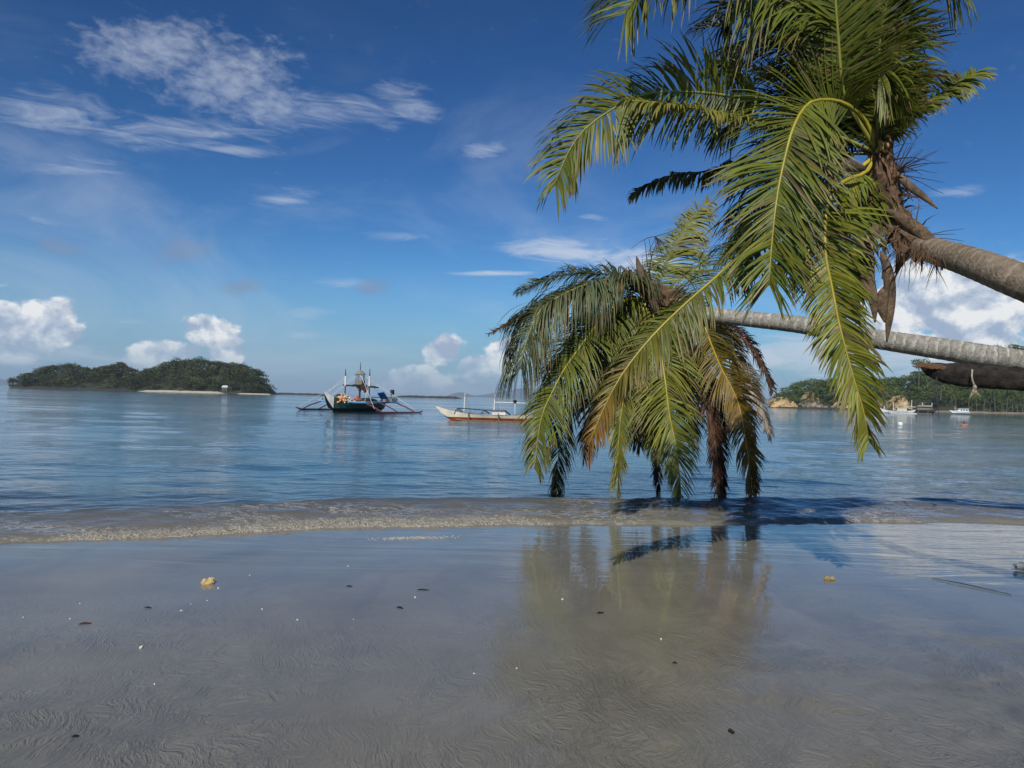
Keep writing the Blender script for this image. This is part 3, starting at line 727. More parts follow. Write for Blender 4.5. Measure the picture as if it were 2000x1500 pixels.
# ------------------------------------------------------------------ boats
def hull(L, beam, depth, draft, bow, stern, mats, split=.45, bowcol=None):
    """lofted double-ended hull, bow towards +x; lower strake material 0, upper strake 1, inside 2"""
    mb = MB(); n = 29; st = []
    for i in range(n):
        t = -1 + 2 * i / (n - 1); b = beam / 2 * max(0.0, 1 - abs(t) ** 2.6) ** .75 + .015
        e = max(0, t) ** 3 * bow + max(0, -t) ** 3 * stern
        g = depth + e; k = -draft + (g - .10 + draft) * max(0, (abs(t) - .6) / .4) ** 2.2; x = t * L / 2 + (.09 * L * max(0, t) ** 5)
        c = min(max(depth * split, k + .03), g - .03)
        st.append([(x, 0, k), (x, b * .80, c), (x, b, g), (x, b * .82, g), (x, b * .6, k + (g - k) * .72), (x, -b * .6, k + (g - k) * .72), (x, -b * .82, g), (x, -b, g), (x, -b * .80, c)])
    vs = [p for s_ in st for p in s_]; m9 = 9
    for i in range(n - 1):
        t = -1 + 2 * (i + .5) / (n - 1)
        for k in range(m9):
            k2 = (k + 1) % m9
            mi = {0: 0, 8: 0, 1: 1, 7: 1}.get(k, 2)
            if bowcol is not None and mi == 1 and t > bowcol: mi = 3
            mb.f.append((i * m9 + k, i * m9 + k2, (i + 1) * m9 + k2, (i + 1) * m9 + k)); mb.mi.append(mi)
    mb.v = vs
    mb.f.append(tuple(range(m9))); mb.mi.append(1); mb.f.append(tuple((n - 1) * m9 + k for k in range(m9))[::-1]); mb.mi.append(1)
    return mb
def part(name, mat, parent, fn, smooth=False):
    mb = MB(); fn(mb); return mb.build(name, mat, parent, smooth)
def tubep(name, mat, parent, pts, r, sides=6): return part(name, mat, parent, lambda b: b.tube(pts, r, sides))

# --- green fishing outrigger
bp0 = G(700, 803.5); BR = math.atan2(-.85, -.53)
boat = empty('fishing_outrigger', (bp0.x, bp0.y, 0), BR); tag(boat, 'dark green fishing outrigger boat with lookout cage anchored left of centre', 'boat')
hb = hull(7.4, 1.75, .72, .35, 1.0, .45, None, .42, .86); hb.build('hull', ['keel_black', 'green_paint', 'dark_wood', 'white_paint'], boat)
part('bow_mark', 'dark_wood', boat, lambda b: b.box((3.60, .26, 1.18), (.10, .05, .30), -.5))
part('gunwale', 'sky_blue_paint', boat, lambda b: (b.tube([(-3.6, .66, .86), (-1.5, .90, .78), (1.2, .92, .78), (2.2, .82, .82)], .055), b.tube([(-3.6, -.66, .86), (-1.5, -.90, .78), (1.2, -.92, .78), (2.2, -.82, .82)], .055)))
for sg in (-1, 1):
    fl = tubep('outrigger_float', 'maroon_paint' if sg > 0 else 'dark_wood', boat, [(3.0, sg * 4.9, .22), (2.4, sg * 4.95, .06), (-2.6, sg * 4.95, .03), (-3.2, sg * 4.9, .16)], [.05, .085, .085, .06])
    for x in (2.1, .1, -2.2):
        tubep('outrigger_strut', 'maroon_paint', boat, [(x, sg * 2.6, .86), (x + .1, sg * 3.9, .50), (x + .15, sg * 4.93, .08)], .06)
    part('walkway', 'sky_blue_paint', boat, lambda b: (b.box((-.2, sg * 2.5, .93), (4.6, .30, .07)), b.box((.2, sg * 1.9, .91), (3.4, .16, .06))))
    tubep('side_rail', 'dark_wood', boat, [(1.6, sg * 3.0, .85), (1.6, sg * 3.0, 1.35), (-1.8, sg * 3.05, 1.32), (-1.8, sg * 3.05, .8)], .035)
for x in (2.1, .1, -2.2):
    tubep('crossbeam', 'sky_blue_paint' if x != .1 else 'dark_wood', boat, [(x, -2.9, .86), (x, 0, .93), (x, 2.9, .86)], .055)
posts = [(.25, -1.5), (.25, 1.5)]
for x, yy in posts:
    tubep('mast_foot', 'dark_wood', boat, [(x, yy, .8), (x, yy, 2.35)], .055)
    mst = tubep('mast', 'white_paint', boat, [(x, yy, 2.3), (x, yy, 3.25)], .085)
    tubep('mast_tip', 'dark_wood', mst, [(x, yy, 3.25), (x, yy, 3.9)], [.06, .025])
tubep('roof_beam', 'dark_wood', boat, [(.25, -1.75, 2.38), (.25, 2.2, 2.28)], .075)
tubep('roof_pole', 'dark_wood', boat, [(.25, 0, 2.34), (-2.6, 0, 2.25)], .06)
tubep('centre_mast', 'dark_wood', boat, [(-.1, 0, .3), (-.1, 0, 2.6)], .09)
for a in range(4): tubep('cage_brace', 'grey_wood', boat, [(-.1, 0, 1.75), (-.1 + .4 * math.cos(a * 1.571 + .78), .4 * math.sin(a * 1.571 + .78), 2.46)], .035)
cage = part('lookout_cage', 'tower_mesh', boat, lambda b: [b.box((-.1 + .42 * math.cos(a * math.pi / 4), .42 * math.sin(a * math.pi / 4), 2.66), (.05, .35, .46), a * math.pi / 4) for a in range(8)])
part('cage_floor', 'dark_wood', cage, lambda b: b.box((-.1, 0, 2.44), (.95, .95, .07)))
for a in range(6):
    c_, s_ = .42 * math.cos(a * math.pi / 3), .42 * math.sin(a * math.pi / 3)
    tubep('cage_post', 'grey_wood', cage, [(-.1 + c_, s_, 2.45), (-.1 + c_, s_, 3.42)], .028)
part('cage_roof', 'tower_mesh', cage, lambda b: (b.tube([(-.1, 0, 3.42), (-.1, 0, 3.5), (-.1, 0, 3.85)], [.52, .46, .03], 8)))
tubep('finial', 'dark_wood', cage, [(-.1, 0, 3.8), (-.1, 0, 4.55)], [.045, .02])
part('lamp', 'dark_wood', boat, lambda b: b.ball((.1, .62, 2.62), (.17, .17, .2)))
for x, yy in [(2.9, -4.6), (2.9, 4.6), (-2.4, -4.6), (-2.4, 4.6), (3.6, 0), (-3.4, 0)]:
    tubep('stay', 'white_paint', boat, [(-.1, 0, 3.5), (x, yy, .35 if abs(yy) > 1 else 1.3)], .016, 4)
for x, yy in [(2.2, -2.8), (2.2, 2.8), (-2.2, 2.8)]: tubep('stay', 'white_paint', boat, [(.25, math.copysign(1.5, yy), 3.2), (x, yy, .95)], .014, 4)
BW = Matrix.Translation(boat.location) @ Matrix.Rotation(BR, 4, 'Z')
def boat_thing(name, mat, fn, label, cat, smooth=False, kind=None):
    mb = MB(); fn(mb); mb.v = [tuple(BW @ Vector(q)) for q in mb.v]; o = mb.build(name, mat, None, smooth); return tag(o, label, cat, None, kind)
def pile(b):
    for k in range(150):
        t = random.random(); x = 1.0 + 2.2 * t; wv = random.uniform(-.7, .75); h = .72 + .85 * (1 - abs(t - .45) * 1.4) * max(0, 1 - (wv / .85) ** 2) + .1 * t
        b.ball((x, wv, h * random.uniform(.8, 1.02)), random.uniform(.06, .1), 6, 4, mi=random.choice((0, 0, 1)))
boat_thing('net_float', ['orange_float', 'cream_paint'], pile, 'heap of orange net floats on the green boat', 'floats', kind='stuff')
def cloth(b, c, d, sag, rz=0.0, n=9):
    vs = []; fs = []
    for i in range(n):
        for j in range(n):
            u, w = i / (n - 1) - .5, j / (n - 1) - .5
            q = Matrix.Rotation(rz, 3, 'Z') @ Vector((u * d[0], w * d[1], d[2] * (1 - (2 * u) ** 2) * (1 - (2 * w) ** 2) - sag * abs(w) + .06 * random.uniform(-1, 1)))
            vs.append(Vector(c) + q)
    for i in range(n - 1):
        for j in range(n - 1): fs.append((i * n + j, i * n + j + 1, (i + 1) * n + j + 1, (i + 1) * n + j))
    b.add(vs, fs)
def heap(b, c, r): b.ball(c, r, 14, 9, .12)
boat_thing('fishing_net', 'net', lambda b: (heap(b, (-.9, .1, .78), (1.35, .78, .48)), heap(b, (-1.9, -.1, .75), (.8, .6, .40))), 'dark heaped fishing net amidships on the green boat', 'net', True)
boat_thing('tarpaulin', 'dark_cloth', lambda b: cloth(b, (1.4, -1.0, 1.05), (1.5, 1.0, .55), .3), 'black tarpaulin bundle behind the orange floats', 'tarpaulin')
boat_thing('cloth', 'pink_cloth', lambda b: cloth(b, (.35, .15, 1.18), (.7, .6, .35), .3), 'pink cloth lying between floats and net', 'cloth')
def rag(b, c, w, h, n=7):
    vs = []; fs = []
    for j in range(n):
        for i in range(n):
            u, v_ = i / (n - 1), j / (n - 1); hh = h * (.55 + .45 * math.sin(u * 3.1))
            vs.append(Vector(c) + Vector((.10 * math.sin(u * 9 + v_ * 3), (u - .5) * w * (1 - .35 * v_), -v_ * hh)))
    for j in range(n - 1):
        for i in range(n - 1): fs.append((j * n + i, j * n + i + 1, (j + 1) * n + i + 1, (j + 1) * n + i))
    b.add(vs, fs)
boat_thing('washing', 'maroon_cloth', lambda b: rag(b, (.26, .95, 2.30), .85, .62), 'maroon cloth hanging from the boat roof beam', 'cloth')
boat_thing('canvas', 'dark_cloth', lambda b: rag(b, (.24, .35, 2.32), .75, .35), 'dark canvas tied under the lookout cage', 'cloth')
boat_thing('plank_stack', 'blue_tarp', lambda b: [b.box((-1.75 + .04 * k, 1.15 + .16 * k, 1.28 + .02 * k), (1.9, .13, .09), .35, 0, -.52) for k in range(6)], 'blue boards leaning at the stern of the green boat', 'boards')
boat_thing('marker_flag', 'dark_cloth', lambda b: (b.tube([(-2.5, 1.6, .9), (-2.6, 1.75, 2.05)], .035), b.box((-2.6, 1.75, 1.82), (.28, .25, .5))), 'dark marker post at the stern of the green boat', 'marker')
boat_thing('gear_crate', 'grey_wood', lambda b: b.box((-2.1, 2.2, 1.10), (.7, .5, .3)), 'larger grey gear crate on the right walkway of the green boat', 'crate')
boat_thing('gear_crate', 'grey_wood', lambda b: b.box((-.9, 2.5, 1.08), (.5, .35, .24)), 'smaller grey gear crate on the right walkway of the green boat', 'crate')

# --- small white outrigger with orange bottom
q0 = G(868, 820); q1 = G(1062, 825.5); mid = (q0 + q1) / 2; WR = math.atan2(q0.y - q1.y, q0.x - q1.x); WL = (q1 - q0).length
wb = empty('small_outrigger', (mid.x, mid.y, 0), WR); tag(wb, 'slim white outrigger boat with orange bottom beside the palm fronds', 'boat')
hull(WL, .85, .40, .18, .52, .28, None, .56).build('hull', ['orange_paint', 'cream_paint', 'grey_wood'], wb)
for sg in (-1, 1):
    tubep('outrigger_float', 'bamboo', wb, [(2.3, sg * 1.75, .12), (1.8, sg * 1.8, .05), (-3.0, sg * 1.8, .04), (-3.4, sg * 1.75, .1)], .06)
    for x in (1.7, -.3, -2.1): tubep('outrigger_strut', 'bamboo', wb, [(x, 0, .52), (x - .1, sg * .9, .46), (x - .25, sg * 1.8, .06)], .038)
for x in (2.05, .02): tubep('mast', 'white_paint', wb, [(x, 0, .3), (x - .06, 0, 1.85)], [.045, .032])
tubep('boom', 'white_paint', wb, [(.0, 0, 1.28), (-2.3, .0, 1.26)], .032)
tubep('boom_post', 'white_paint', wb, [(-1.42, 0, .4), (-1.4, 0, 1.3)], .025)
part('boom_float', 'keel_black', wb, lambda b: b.ball((-1.4, 0, 1.36), .13))
for sg in (-1, 1):
    tubep('awning_rail', 'dark_wood', wb, [(2.65, sg * .3, .45), (2.45, sg * .3, .82), (.7, sg * .3, .74), (-.75, sg * .3, .74), (-1.1, sg * .3, .45)], .028)
    tubep('awning_rail', 'dark_wood', wb, [(2.45, sg * .3, .82), (2.1, sg * .3, .47)], .025)
    tubep('awning_rail', 'dark_wood', wb, [(.85, sg * .3, .45), (.7, sg * .3, .74), (.3, sg * .3, .5)], .025)
part('deck_box', 'white_paint', wb, lambda b: b.box((-.35, 0, .57), (.9, .4, .26)))
part('deck_plank', 'grey_wood', wb, lambda b: b.box((1.2, 0, .5), (1.3, .34, .05)))
part('deck_plank', 'grey_wood', wb, lambda b: b.box((-2.0, .05, .5), (1.2, .3, .06)))
for sg in (-1, 1): tubep('stay', 'grey_wood', wb, [(2.0, 0, 1.8), (1.7, sg * 1.3, .3)], .008, 4); tubep('stay', 'grey_wood', wb, [(0, 0, 1.8), (-.3, sg * 1.3, .3)], .008, 4)

# --- boats anchored off the headland
q0 = G(1708, 809); d = 205.0
def at_px(px, d): q = P(px, 800, d); return Vector((q.x, q.y, 0))
a, b_ = at_px(1708, d), at_px(1790, d); mid = (a + b_) / 2
fb = empty('white_outrigger', mid, math.pi); tag(fb, 'white outrigger boat with upswept bow anchored off the headland', 'boat')
hull((b_ - a).length * .97, 1.1, .7, .2, 1.7, .5, None, .5).build('hull', ['white_paint', 'white_paint', 'grey_wood'], fb)
for x in (3.1, .6): tubep('mast', 'white_paint', fb, [(x, 0, .5), (x, 0, 3.0)], .09)
tubep('ridge_pole', 'grey_wood', fb, [(3.4, 0, 2.1), (-3.2, 0, 2.0)], .06)
part('cabin', 'cream_paint', fb, lambda b: (b.box((-1.6, 0, 1.15), (2.6, .9, .8)), b.box((-1.6, 0, 1.62), (3.0, 1.2, .1))))
for sg in (-1, 1):
    tubep('outrigger_float', 'white_paint', fb, [(3.4, sg * 3, .35), (2.8, sg * 3, .1), (-4.2, sg * 3, .08)], .11)
    for x in (2.2, -.4, -2.8): tubep('outrigger_strut', 'white_paint', fb, [(x, 0, .8), (x, sg * 3, .1)], .06)
a = at_px(1795, 225)
db = empty('dark_outrigger', a, math.pi * .8); tag(db, 'dark outrigger boat with four pale masts behind the white one', 'boat')
hull(9.5, 1.7, 1.1, .3, .9, .5, None, .5).build('hull', ['keel_black', 'dark_wood', 'dark_wood'], db)
for x in (4.0, 2.0, -.9, -3.4): tubep('mast', 'white_paint', db, [(x, 0, .6), (x, 0, 4.0 if x == 2.0 else 3.3)], .09)
tubep('roof_rail', 'white_paint', db, [(4.2, .4, 1.9), (.8, .4, 1.9)], .09)
part('cabin', 'grey_wood', db, lambda b: (b.box((-1.4, 0, 1.55), (3.6, 1.3, .9))))
part('canopy', 'tower_mesh', db, lambda b: b.add([(-3.6, -1, 2.0), (.6, -1, 2.1), (.6, 1, 2.1), (-3.6, 1, 2.0), (-3.2, 0, 2.6), (.2, 0, 2.6)], [(0, 1, 5, 4), (2, 3, 4, 5), (1, 2, 5), (3, 0, 4), (0, 3, 2, 1)]))
for sg in (-1, 1):
    tubep('outrigger_float', 'grey_wood', db, [(4.4, sg * 3.4, .3), (3.4, sg * 3.4, .1), (-3.8, sg * 3.4, .1)], .1)
    for x in (2.6, 0, -2.6): tubep('outrigger_strut', 'grey_wood', db, [(x, 0, 1.1), (x, sg * 3.4, .12)], .07)
a = at_px(1877, 235)
mbt = empty('motor_boat', a, math.pi); tag(mbt, 'white motor boat with cabin in front of the palm grove', 'boat')
hull(6.2, 2.0, .85, .25, .4, .0, None, .4).build('hull', ['sky_blue_paint', 'white_paint', 'white_paint'], mbt)
cb = part('cabin', 'white_paint', mbt, lambda b: b.add([(-2.0, -.8, .8), (1.6, -.8, .8), (1.6, .8, .8), (-2.0, .8, .8), (-1.9, -.7, 1.75), (.9, -.7, 1.75), (.9, .7, 1.75), (-1.9, .7, 1.75)], [(0, 1, 5, 4), (1, 2, 6, 5), (2, 3, 7, 6), (3, 0, 4, 7), (4, 5, 6, 7), (0, 3, 2, 1)]))
part('roof', 'roof_white', mbt, lambda b: b.box((-.3, 0, 1.84), (3.6, 1.8, .12)))
for sg in (-1, 1):
    for k in range(3):
        part('window', 'window_dark', cb, lambda b: b.box((-1.4 + k * .85, sg * .77, 1.35), (.55, .06, .36)))
tubep('mast', 'white_paint', mbt, [(1.9, 0, .8), (1.9, 0, 2.6)], .05)

q = G(1758, 831); buoy = empty('mooring_buoy', (q.x, q.y, 0)); tag(buoy, 'white round mooring buoy floating off the headland', 'buoy')
part('float_ball', 'white_paint', buoy, lambda b: b.ball((0, 0, .1), .24, 14, 9), True); part('ring', 'grey_wood', buoy, lambda b: b.tube([(0, 0, .3), (0, 0, .42)], .05))

# ------------------------------------------------------------------ swimmer
def skin_body(name, verts, edges, radii, mat, parent=None, sub=2):
    me = bpy.data.meshes.new(name); me.from_pydata(verts, edges, []); me.materials.append(MATS[mat]); o = link(name, me, parent)
    sk = o.modifiers.new('skin', 'SKIN'); sk.use_smooth_shade = True
    for i, r_ in enumerate(radii): me.skin_vertices[0].data[i].radius = (r_, r_)
    me.skin_vertices[0].data[0].use_root = True
    ss = o.modifiers.new('sub', 'SUBSURF'); ss.levels = ss.render_levels = sub
    return o
q = G(1883, 831)
body = skin_body('person', [(0, 0, -.55), (0, 0, -.25), (0, 0, .0), (0, 0, .10), (0, -.02, .19), (0, -.02, .28), (-.20, 0, .03), (-.42, -.05, .02), (-.60, -.2, .06), (.20, 0, .02), (.38, -.12, -.04), (.30, -.38, .01), (-.10, 0, -.9), (.10, 0, -.9)],
                 [(0, 1), (1, 2), (2, 3), (3, 4), (4, 5), (2, 6), (6, 7), (7, 8), (2, 9), (9, 10), (10, 11), (0, 12), (0, 13)],
                 [.15, .16, .13, .06, .095, .09, .075, .05, .04, .075, .05, .04, .09, .09], 'skin')
body.location = (q.x, q.y, 0.04); tag(body, 'swimmer up to the shoulders in the water below the dark log', 'person')
part('hair', 'hair', body, lambda b: b.ball((0, .015, .285), (.115, .125, .10), 12, 8, .05), True)

# ------------------------------------------------------------------ palms
def trunk_mesh(ctrl, name, mat, parent, ring=0.085, sides=30):
    """ctrl: (x,y,z,r); swollen leaf-scar rings are real geometry"""
    L = 0; pts, L = spline(np.array(ctrl), 8); n = int(L / ring) * 4
    pts, L = spline(np.array(ctrl), n); t = nrm(np.gradient(pts[:, :3], axis=0))
    up = np.array([0, 0, 1.0]); a = nrm(up - t * (t @ up)[:, None]); b = np.cross(t, a)
    s = np.linspace(0, L, n); V = []; uv = []
    for k in range(sides + 1):
        w = 2 * math.pi * k / sides; wk = w % (2 * math.pi)
        ph = (s / ring + .18 * math.sin(wk * 2) + .3 * np.sin(s * 2 + wk)) % 1
        rr = pts[:, 3] * (1 + .032 * (1 - ph) ** 4 + .07 * (fbm(s * 3 + 3 + math.cos(wk), np.full(n, 2 + math.cos(wk) * .8 + math.sin(wk) * .6), 4, 14) - .5))
        V.append(pts[:, :3] + (a * math.cos(w) + b * math.sin(w)) * rr[:, None]); uv.append(np.stack([np.full(n, k / sides), s], 1))
    V = np.stack(V, 1).reshape(-1, 3); uv = np.stack(uv, 1).reshape(-1, 2); f = gridfaces(n, sides + 1)
    o = npmesh(name, V, f, mat, None, parent, True)
    ul = o.data.uv_layers.new(name='UVMap'); ul.data.foreach_set('uv', uv[f.ravel()].astype(np.float32).ravel())
    return o

PAL = {'green': ((.104, .122, .016), (.124, .142, .020)), 'bright': ((.152, .168, .020), (.168, .178, .024)), 'dark': ((.036, .045, .012), (.044, .054, .015)),  # 'dark': dark green with the shade of inner, shaded fronds painted into it
       'grey': ((.095, .115, .050), (.120, .135, .065)), 'yellow': ((.30, .27, .055), (.40, .35, .10)), 'orange': ((.13, .12, .02), (.26, .12, .018)),
       'redtip': ((.090, .112, .017), (.24, .11, .03)), 'brown': ((.10, .055, .032), (.085, .045, .028)), 'dkbrown': ((.045, .028, .02), (.04, .024, .018)),
       'straw': ((.27, .22, .17), (.33, .27, .21)), 'ygreen': ((.15, .165, .03), (.17, .17, .035))}
def frond(parent, pix, d0, d1, pal='green', length=.62, w=0.6, droop=.8, npair=62, rach=(.36, .33, .04), rr=.020, sideL=1.0, sideR=1.0, fw=(.55, 1.5), start=.06,
          width=.030, bulge=0.0, fold=.35, gap=.04, label=None, jit=.14, taper=.45):
    cexp = {'redtip': 6, 'orange': 1.6}.get(pal, 1)
    """one pinnate leaf: rachis through the pixels at depths d0..d1, folded leaflets on both sides"""
    k = len(pix); dd = np.linspace(0, 1, k)
    dep = d0 + (d1 - d0) * (1 - (1 - dd) ** 1.6) + bulge * np.sin(dd * math.pi)
    ctrl = np.array([tuple(P(x, y, z)) for (x, y), z in zip(pix, dep)])
    n = int(npair * 2.8); pts, L = spline(ctrl, n + 1); width = width * .80; t = nrm(np.gradient(pts, axis=0))
    camd = nrm(np.array(CAM) - pts.mean(0)); nv = nrm(np.array([0, 0, 1.0]) * (1 - w) + camd * w + 1e-4)
    V = []; Fc = []; C = []; o = 0; S = 6
    c0, c1 = map(np.array, PAL[pal]); dead = pal in ('brown', 'dkbrown', 'straw')
    for sg in (-1, 1):
        lm = sideR if sg > 0 else sideL
        if lm <= 0: continue
        kn = np.linspace(0, 1, 17); k_f, k_n, k_d, k_l, k_g = (np.interp(np.linspace(0, 1, n + 1), kn, rng.normal(0, 1, 17)) for _ in range(5))
        for i in range(n + 1):
            u = i / n
            if u < start or random.random() < gap + (.55 if k_g[i] > 1.15 else 0): continue
            tt = t[i]; sd_ = nrm(np.cross(tt, nv)) * sg; nn = nrm(np.cross(sd_, tt)) * sg
            env = min(1, .50 + 2.2 * (u - start)) * (1 - taper * max(0, u - .35) / .65) * (1 if u < .93 else .8)
            ll = length * lm * env * random.uniform(.84, 1.08) * (1 + .09 * k_l[i])
            if random.random() < .05: ll *= random.uniform(.4, .8)
            fwd_a = .8 * (fw[0] + (fw[1] - fw[0]) * u ** 1.5) + random.gauss(0, jit * .6) + .17 * k_f[i]
            d = nrm(sd_ * math.cos(min(fwd_a, 1.5)) + tt * math.sin(min(fwd_a, 1.5)) + nn * (random.gauss(.10, jit) + .20 * k_n[i]) + rng.normal(0, jit * .35, 3))
            p = pts[i] + (pts[min(i + 1, n)] - pts[i]) * random.random() * .8
            g = droop * random.uniform(.7, 1.35) * max(.35, 1 + .38 * k_d[i]); col = (c0 + (c1 - c0) * u ** cexp) * random.uniform(.74, 1.26)
            hue = random.gauss(0, .09); col = col * np.array([1 + hue, 1, 1 - hue * .5])
            if not dead and random.random() < .035: col = np.array((.17, .125, .05)) * random.uniform(.6, 1.2)
            brk = random.random() < .06
            wd = width * random.uniform(.8, 1.15) * (.75 + .25 * env); tipb = random.random() < .35
            for s in range(S + 1):
                q = s / S
                wq = wd * (.55 + .45 * min(1, q * 4)) * (1 - q ** 2.2) ** .8 + .0012
                ax = tt - d * (tt @ d); ax = nrm(ax + nn * .22 * sg)
                fl = nrm(np.cross(d, ax))
                V += [p - ax * wq * .5, p + fl * wq * fold * .5, p + ax * wq * .5]
                cc = col * (1.0 + .15 * q)
                if tipb and q > .8 and not dead: cc = np.array((.20, .15, .07))
                C += [cc * .94, cc * 1.12, cc * .94]
                if s < S:
                    b = o + s * 3; Fc += [(b, b + 1, b + 4, b + 3), (b + 1, b + 2, b + 5, b + 4)]
                    p = p + d * ll / S
                    gg = g * (.35 + 1.3 * q) / S * 1.5
                    d = nrm(d + np.array([0, 0, -gg]) + rng.normal(0, .035 if not dead else .10, 3))
                    if brk and s == 3: d = nrm(d + np.array([rng.normal(0, .3), rng.normal(0, .3), -1.6]))
            o += 3 * (S + 1)
    fo = npmesh('frond', np.array(V), np.array(Fc), 'dead_leaf' if dead else 'leaf', np.clip(np.array(C), .003, 1), parent, True)
    if label: fo['label'] = label
    mb = MB(); m2 = 26; rp, _ = spline(ctrl, m2)
    rc = np.array(rach); cols = [rc * (1 - .25 * i / m2) for i in range(m2)]
    rads = [rr * .8 * (1 - .86 * (i / (m2 - 1)) ** .8) + .0022 for i in range(m2)]
    mb.tube([tuple(q) for q in rp], rads, 7)
    mb.c = [tuple(np.clip(cols[i // 7] * random.uniform(.85, 1.15), 0, 1)) for i in range(m2 * 7)]
    mb.build('rachis', 'rachis', fo, True)
    return fo
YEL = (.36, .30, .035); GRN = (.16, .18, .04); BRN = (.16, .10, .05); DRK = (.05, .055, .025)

def spathe(parent, pts, wid, name='spathe', mat='spathe'):
    """woody boat-shaped bract"""
    a, L = spline(np.array([tuple(q) for q in pts]), 16); t = nrm(np.gradient(a, axis=0)); V = []; n = 16; k = 7
    cam_ = nrm(np.array(CAM) - a.mean(0)); sd_ = nrm(np.cross(t, cam_)); nn = np.cross(sd_, t)
    for i in range(n):
        w_ = wid * math.sin(math.pi * min(1, (i + .6) / (n - .2)) ** .8) ** .9 + .004
        for j in range(k):
            th = -1.25 + 2.5 * j / (k - 1); V.append(a[i] + sd_[i] * math.sin(th) * w_ + nn[i] * (math.cos(th) - .4) * w_ * .8)
    o = npmesh(name, np.array(V), gridfaces(n, k), mat, None, parent, True)
    md = o.modifiers.new('s', 'SOLIDIFY'); md.thickness = .008
    return o
def twigs(parent, base, dirs, r=.006, name='flower_stalk'):
    mb = MB()
    for d, L in dirs:
        p = Vector(base); d = Vector(d).normalized(); pts = [p.copy()]
        for s in range(5):
            p = p + d * L / 5; pts.append(p.copy()); d = (d + Vector((random.gauss(0, .09), random.gauss(0, .09), random.gauss(-.04, .09)))).normalized()
        mb.tube(pts, [r, r * .9, r * .8, r * .65, r * .5, r * .35], 4)
    return mb.build(name, 'twig', parent)
def fibre(parent, ctrl, name='fibre_sheath', nstrip=120, seed=3):
    """ragged brown sheath: a lumpy core with torn strips and hairs"""
    rr = random.Random(seed); pts, L = spline(np.array(ctrl), 26); mb = MB(); sides = 14; vs = []; fs = []
    t = nrm(np.gradient(pts[:, :3], axis=0)); ref = np.array([.3, -1, .2]); a = nrm(ref - t * (t @ ref)[:, None]); b = np.cross(t, a)
    for i in range(26):
        for k in range(sides):
            w_ = 2 * math.pi * k / sides; q = pts[i, 3] * (1 + .22 * math.sin(k * 2.3 + i * .7) + rr.uniform(-.10, .10))
            vs.append(pts[i, :3] + (a[i] * math.cos(w_) + b[i] * math.sin(w_)) * q)
    for i in range(25):
        for k in range(sides): fs.append((i * sides + k, i * sides + (k + 1) % sides, (i + 1) * sides + (k + 1) % sides, (i + 1) * sides + k))
    mb.add(vs, fs)
    for s in range(nstrip):
        i = rr.randrange(1, 25); w_ = rr.random() * 6.28; out = Vector(a[i] * math.cos(w_) + b[i] * math.sin(w_)); p = Vector(pts[i, :3]) + out * pts[i, 3] * .9
        d = (out * .6 + Vector(t[i]) * rr.uniform(-.2, 1.0) + Vector((0, 0, rr.uniform(-.9, .2)))).normalized(); Ls = rr.uniform(.08, .34); wd = rr.choice((.002, .003, .004, .010, .022))
        sd_ = d.cross(out).normalized() if d.cross(out).length > .01 else Vector((1, 0, 0)); V = []
        for q in range(5):
            V += [p - sd_ * wd * (1 - q / 4.6), p + sd_ * wd * (1 - q / 4.6)]
            p = p + d * Ls / 4; d = (d + Vector((rr.gauss(0, .15), rr.gauss(0, .15), -.22))).normalized()
        mb.add(V, [(2 * q, 2 * q + 1, 2 * q + 3, 2 * q + 2) for q in range(4)])
    return mb.build(name, 'fibre', parent)

# --- lower palm, crown over the water's edge
LD = 12.2
lp_base = Vector((10.6, 9.6, 0.0))
lowp = empty('leaning_palm'); tag(lowp, 'lower leaning coconut palm with grey trunk and fronds trailing in the water', 'palm tree')
ctrl = [(10.8, 9.3, -.15, .24), (10.2, 9.5, .65, .20)] + [(*P(x, y, d), r) for x, y, d, r in
       [(2260, 745, 9.5, .175), (2100, 725, 9.75, .165), (1990, 706, 9.95, .158), (1850, 683, 10.3, .150), (1700, 660, 10.8, .140), (1560, 634, 11.3, .130), (1450, 622, 11.7, .122), (1370, 612, 12.0, .125), (1310, 594, 12.15, .14), (1275, 575, 12.2, .12)]]
trunk_mesh(ctrl, 'trunk', 'bark_grey', lowp, .135)
fibre(lowp, [(*P(1340, 602, 12.1), .13), (*P(1300, 588, 12.15), .17), (*P(1270, 570, 12.2), .17), (*P(1255, 540, 12.2), .09), (*P(1250, 520, 12.2), .03)], seed=5)
def LF(pix, dz, *a, **k):
    k.setdefault('taper', .62); a = list(a); a[4] = int(a[4] * 1.35); a[1] *= 1.06
    return frond(lowp, [(1268, 578)] + pix if k.pop('root', True) else pix, LD, LD + dz, *a, **k)
LF([(1245, 548), (1203, 545), (1157, 552), (1114, 568), (1075, 589), (1052, 610), (1037, 641), (1023, 685), (1017, 720)], -.9, 'grey', 1.15, .05, 3.2, 100, YEL, .022, fw=(.3, 1.0), taper=.35, label='arched grey-green frond like a curtain on the left')
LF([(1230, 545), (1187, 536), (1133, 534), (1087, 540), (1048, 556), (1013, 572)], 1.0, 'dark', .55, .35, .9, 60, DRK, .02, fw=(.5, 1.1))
LF([(1200, 560), (1130, 575), (1075, 595), (1017, 618), (957, 652)], .9, 'brown', .34, .4, .8, 46, BRN, .016, fw=(.9, 1.35), taper=.6)
LF([(1215, 589), (1187, 610), (1157, 645), (1126, 687), (1099, 726), (1079, 765), (1060, 807), (1050, 858), (1044, 915)], -1.2, 'green', .95, .50, 1.6, 74, YEL, .024, fw=(.45, 1.25), label='long green frond with yellow rib hanging to the lower left')
LF([(1215, 610), (1170, 670), (1130, 730), (1106, 788), (1097, 846), (1089, 904), (1087, 968)], .4, 'dark', .75, .5, 1.2, 66, GRN, .02, fw=(.7, 1.35))
